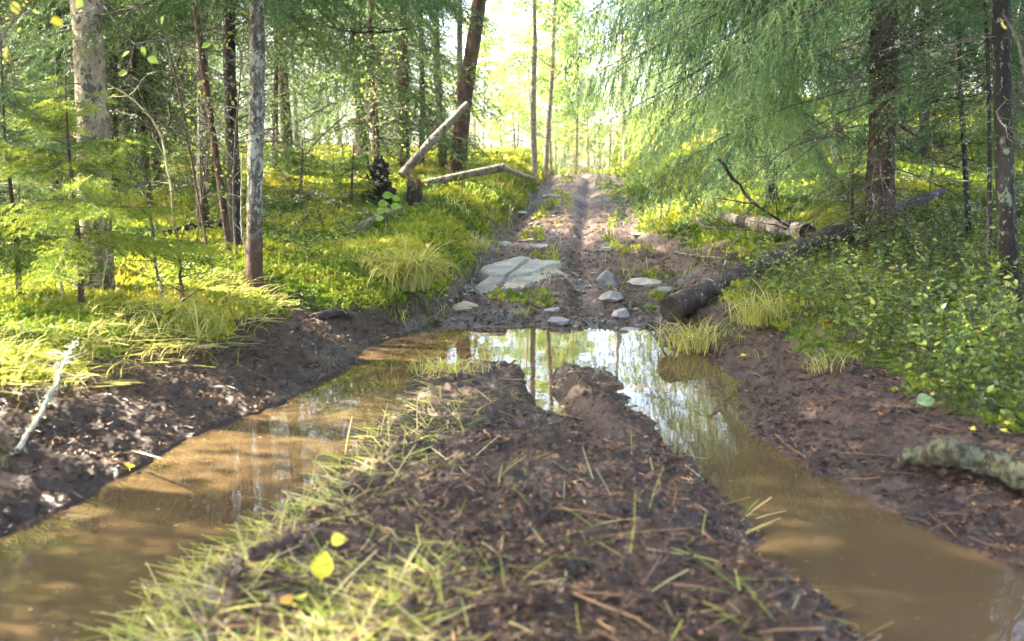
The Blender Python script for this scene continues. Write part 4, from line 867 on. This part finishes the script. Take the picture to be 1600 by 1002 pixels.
# bilberry on the right
def bil_d(x, y, z, mud, t, sl, sr):
    nz = fbm(x * 1.3, y * 1.3, oct=3, seed=120); lx = itp(y, [6.5, 7.1, 7.8, 8.6, 9.1, 9.4, 10.2], [1.05, 1.46, 2.07, 2.76, 3.27, 3.6, 4.4]); nl_ = (x > lx + .36) | (y < 6.3); return np.clip(nl_ * (sr > .6 + .25 * nz) * (x > 0) * (y < 10) * (1.0 - mud) * (.55 + nz * 1.3) + (sl > .9) * (y > 6) * (y < 15) * .30 * (nz > .0), 0, 1)
P = cover(22000, 3.0, 13, -.5, .72, bil_d); n = len(P); b_ = Acc()
h = RNG.uniform(.12, .46, n) * np.where(P[:, 0] > 0, 1, .45) * (1 + .5 * fbm(P[:, 0] * 1.5, P[:, 1] * 1.5, oct=2, seed=123)) * (1 - .35 * (P[:, 1] < 4.2)); ln = RNG.normal(0, .25, (n, 2)); k = 5; tt2 = np.linspace(0, 1, k)
C = np.stack([P[:, None, 0] + ln[:, :1] * h[:, None] * tt2, P[:, None, 1] + ln[:, 1:] * h[:, None] * tt2, P[:, None, 2] + h[:, None] * tt2], -1)
V, F = tubes(C, np.tile(np.linspace(.0022, .001, k), (n, 1)), 3); b_.add(V, F, 1, .5)
nl = 13; tl = RNG.uniform(.3, 1.05, (n, nl)); O = C[:, :1] + (C[:, -1:] - C[:, :1]) * tl[..., None]; O = O.reshape(-1, 3) + RNG.normal(0, .012, (n * nl, 3)); m = len(O)
D = rdir(m, -.1, .7); U = np.stack([RNG.normal(0, .5, m), RNG.normal(0, .5, m), np.ones(m)], 1); pt = np.repeat(.52 + .25 * fbm(P[:, 0], P[:, 1], oct=2, seed=122), nl)
V, F, T = inst(OVALP, O, D, U, RNG.uniform(.020, .046, m), np.clip(pt - .12 + RNG.normal(0, .28, m), 0, 1)); b_.add(V, F, 0, T)
b_.obj('bilberry_cover', [F_BILB, B_TWIG], kind='stuff', label='knee-high bilberry growth with small oval leaves on the right bank', cat='bilberry')

# ------------------------------------------------------------------ single plants and leaves
def tussock(label, px, py, n, L, seed, spread=.05, lean=(0, 0), group=None):
    g0 = G(px, py); r = np.random.default_rng(seed); a = Acc()
    for i in range(n):
        th = r.uniform(0, 6.28); D = np.array([[math.cos(th) + lean[0], math.sin(th) + lean[1], 0]]); O = g0 + np.array([r.normal(0, spread), r.normal(0, spread), -.005]); U = np.array([[r.normal(0, .2), r.normal(0, .2), 1]])
        V, F, T = inst(blade(0, r.uniform(1.2, 2.9), 6, .024, r.normal(0, .1)), O[None], D, U, np.array([L * r.uniform(.5, 1.15)]), np.array([np.clip(r.normal(.72, .18), 0, 1)])); a.add(V, F, 0, T)
    return a.obj('grass_tussock', F_GRASS, None, g0, label=label, cat='grass tussock', group=group, kind=None)
tussock('big drooping tussock of long pale grass hanging over the left bank by the water', 636, 452, 420, .5, 1, .06, (.3, -.6))
tussock('grass tuft standing on the left slope between mottled trunk and big drooping tussock', 590, 425, 140, .3, 2, .06, (0, -.5))
tussock('green grass tuft growing right of the sawn log end', 1190, 505, 170, .33, 3, .07, (-.2, -.4))
tussock('grass tuft leaning into the water at the far right puddle corner', 1085, 545, 200, .3, 4, .10, (.2, -.6))
tussock('small grass tuft at the foot of the large flat rock', 818, 492, 60, .12, 5, .04, (0, -.4))
tussock('wet grass clump on the left tip of the hump in the water', 700, 582, 170, .16, 6, .09, (-.4, -.2))
tussock('grass tuft bending from the left slope above the small black stub', 300, 520, 160, .3, 7, .10, (.4, -.3))
tussock('sparse grass tuft on brown earth under the right bilberry bank', 1290, 580, 60, .18, 8, .05, (-.3, -.4))
tussock('grass tuft hanging over the left edge where the track starts climbing', 735, 395, 160, .3, 9, .10, (.6, -.3))
tussock('bright grass tuft at right edge of the climbing track', 1040, 345, 160, .32, 10, .12, (-.5, -.3))
def leaf_plant(name, label, pix, rad, leaves, ls, fm, cat, seed):
    P = np.array([up(G(*pix[0]), 0)] + [at(*q) for q in pix[1:]]); k = 12; t = np.linspace(0, len(P) - 1, k); Q = np.stack([np.interp(t, np.arange(len(P)), P[:, i]) for i in range(3)], 1)
    root = thing(name, label, cat, P[0]); a = Acc(); V, F = tubes(Q, np.linspace(rad, rad * .5, k), 6); a.add(V, F, 0, .5, True); a.obj('stem', B_TWIG, root, P[0]); r = np.random.default_rng(seed)
    for i, q in enumerate(leaves):
        c = at(*q); b = Acc(); d = rdir(1, -.7, .1)[0] * np.array([1, .5, 1]); gr = np.linspace(0, 1, 7); wv = np.sin(np.pi * gr ** .8) * .36
        V = np.concatenate([np.stack([-wv, gr, .10 * wv / .36], 1), np.stack([0 * wv, gr, -.06 * np.sin(gr * 3)], 1), np.stack([wv, gr, .10 * wv / .36], 1)])
        ii_ = np.arange(6); F = np.concatenate([np.stack([ii_, ii_ + 7, ii_ + 8, ii_ + 1], 1), np.stack([ii_ + 7, ii_ + 14, ii_ + 15, ii_ + 8], 1)])
        V, F, T = inst((V, F), c[None], norm(d)[None], np.array([[r.normal(0, .4), -.8, .5]]), np.array([ls * r.uniform(.8, 1.2)]), np.array([r.uniform(.2, 1)])); b.add(V, F, 0, T, True)
        j = np.argmin(((Q - c) ** 2).sum(1)); u = np.linspace(0, 1, 4)[:, None]; W, F2 = tubes(Q[j] + (c - Q[j]) * u, np.full(4, .0025), 4); b.add(W, F2, 1, .5)
        b.obj('leaf', [fm, B_TWIG], root, P[0])
    return root
d_ = G(600, 345)[1] - .1
leaf_plant('leafy_sapling', 'little sapling with a few big yellow-green leaves before the black root plate', [(604, 385), (602, 345, d_), (600, 310, d_)], .006, [(597, 306, d_), (612, 308, d_), (594, 324, d_), (610, 322, d_), (590, 318, d_), (606, 330, d_), (600, 340, d_), (588, 330, d_)], .10, F_GLEAF, 'sapling', 1)
leaf_plant('hanging_twig', 'blurred twig with yellow and orange leaves in the upper left corner', [(-60, 560), (-40, 300, 3.0), (0, 60, 3.0), (45, 5, 3.0)], .006, [(15, 4, 3.0), (12, 70, 3.0), (80, 28, 3.2)], .05, F_LEAF, 'twig', 2)
leaf_plant('rowan_twig', 'thin twig with lime leaves hanging across the thick pale trunk top', [(330, 420), (265, 60, 5.5), (205, 70, 5.3), (150, -8, 5.2)], .008, [(128, 0, 5.2), (140, -6, 5.2), (203, 80, 5.3), (220, 72, 5.3), (230, 90, 5.3), (256, 26, 5.4), (282, 48, 5.5), (199, 113, 5.3), (330, 66, 5.6)], .06, F_GLEAF, 'twig', 3)
leaf_plant('hanging_leaf_twig', 'thin twig with one blurred yellow leaf before the black trunk on the right', [(1640, 560), (1620, 200, 3.6), (1590, 60, 3.6), (1566, 20, 3.6)], .006, [(1564, 34, 3.6)], .055, F_LEAF, 'twig', 4)
def leaf(label, px, py, L, mat, seed, up_=.01, d=None, U=None, name='fallen_leaf', group=None, hang=0):
    g0 = up(G(px, py), up_); r = np.random.default_rng(seed); gr = np.linspace(0, 1, 9); wv = np.sin(np.pi * gr ** .75) * .40 * (1 + .08 * np.sin(gr * 25)); b = Acc()
    V = np.concatenate([np.stack([-wv, gr, .16 * wv / .4], 1), np.stack([0 * wv, gr, .06 * np.sin(gr * 3)], 1), np.stack([wv, gr, .12 * wv / .4], 1)]); V[:, 1] -= .5
    ii_ = np.arange(8); F = np.concatenate([np.stack([ii_, ii_ + 9, ii_ + 10, ii_ + 1], 1), np.stack([ii_ + 9, ii_ + 18, ii_ + 19, ii_ + 10], 1)])
    d = rdir(1, -.15, .15)[0] if d is None else np.array(d, float); U = np.array([r.normal(0, .3), r.normal(-.3, .2), 1]) if U is None else np.array(U, float)
    V, F, T = inst((V, F), g0[None], d[None], U[None], np.array([L]), np.array([r.uniform(.2, .9)])); b.add(V, F, 0, T, True)
    s = g0 - norm(d) * L * .5; W, F2 = tubes(np.stack([s, s - norm(d) * L * .25, s - norm(d) * L * .45 + [0, 0, -.004]]), [.0012, .001, .0008], 4); b.add(W, F2, 0, .3)
    return b.obj(name, mat, None, g0, label=label, cat='leaf', group=group)
leaf('bright yellow leaf standing up in blurred grass at the front, largest of the fallen leaves', 506, 905, .072, F_LEAF, 1, .035, (.1, .5, .75), (0, -.8, .6))
leaf('curled yellow leaf lying just below the largest front leaf', 468, 945, .045, F_LEAF, 2, .015)
leaf('yellow leaf lying flat in the grass above the largest front leaf', 530, 856, .05, F_LEAF, 3, .02, (1, .1, .1))
leaf('small orange-yellow leaf left of the largest front leaf', 447, 948, .04, F_OLEAF, 4, .015)
leaf('pale green broad leaf on dark earth under the right bank', 1446, 640, .085, F_PLEAF, 5, .03, (1, .2, .1), (0, -.6, .8))
leaf('yellow leaf on the left mud bank touching the water', 203, 752, .05, F_LEAF, 6, .01)
leaf('small yellow leaf on earth above the lichen-covered log', 1574, 674, .03, F_LEAF, 7, .03)
leaf('yellow leaf on dry grass above the left mud bank', 518, 464, .05, F_LEAF, 8, .02)
leaf('pale yellow round leaf lit by the sun in left grass', 188, 506, .06, F_LEAF, 9, .05, None, (0, -.6, .8))
r = np.random.default_rng(77)
for i in range(34):
    x, y = r.uniform(-2.6, 3.2), r.uniform(3.0, 9.0)
    px_ = 800 + FPX * x / y; g0 = np.array([x, y, TZ(x, y)])
    if g0[2] < .03: continue
    b_py = 501 + FPX * ((CAMH - g0[2]) * CP - y * SP) / (y * CP + (CAMH - g0[2]) * SP)
    leaf('small yellowed birch leaf scattered on the forest floor and mud', 800 + FPX * x / (y * CP + (CAMH - g0[2]) * SP), b_py, r.uniform(.022, .038), F_LEAF if i % 3 else F_OLEAF, 100 + i, .02, name='birch_leaf', group='small yellowed leaves scattered on the ground')

# ------------------------------------------------------------------ haze: thin volume added to veil the distance like overexposed bloom
hz = bpy.data.materials.new('added_haze'); hz.use_nodes = True; n_ = hz.node_tree; n_.nodes.clear()
o_ = n_.nodes.new('ShaderNodeOutputMaterial'); v_ = n_.nodes.new('ShaderNodeVolumePrincipled'); v_.inputs['Density'].default_value = .0011; v_.inputs['Color'].default_value = (.95, .97, .88, 1); v_.inputs['Anisotropy'].default_value = .3
n_.links.new(v_.outputs[0], o_.inputs['Volume'])
a = Acc(); x0, x1, y0, y1, z0, z1 = -310, 310, -160, 410, -9, 24
V = [[x, y, z] for z in (z0, z1) for y in (y0, y1) for x in (x0, x1)]
a.add(V, [[0, 2, 3, 1], [4, 5, 7, 6], [0, 1, 5, 4], [2, 6, 7, 3], [0, 4, 6, 2], [1, 3, 7, 5]]); a.obj('haze', hz, kind='stuff')
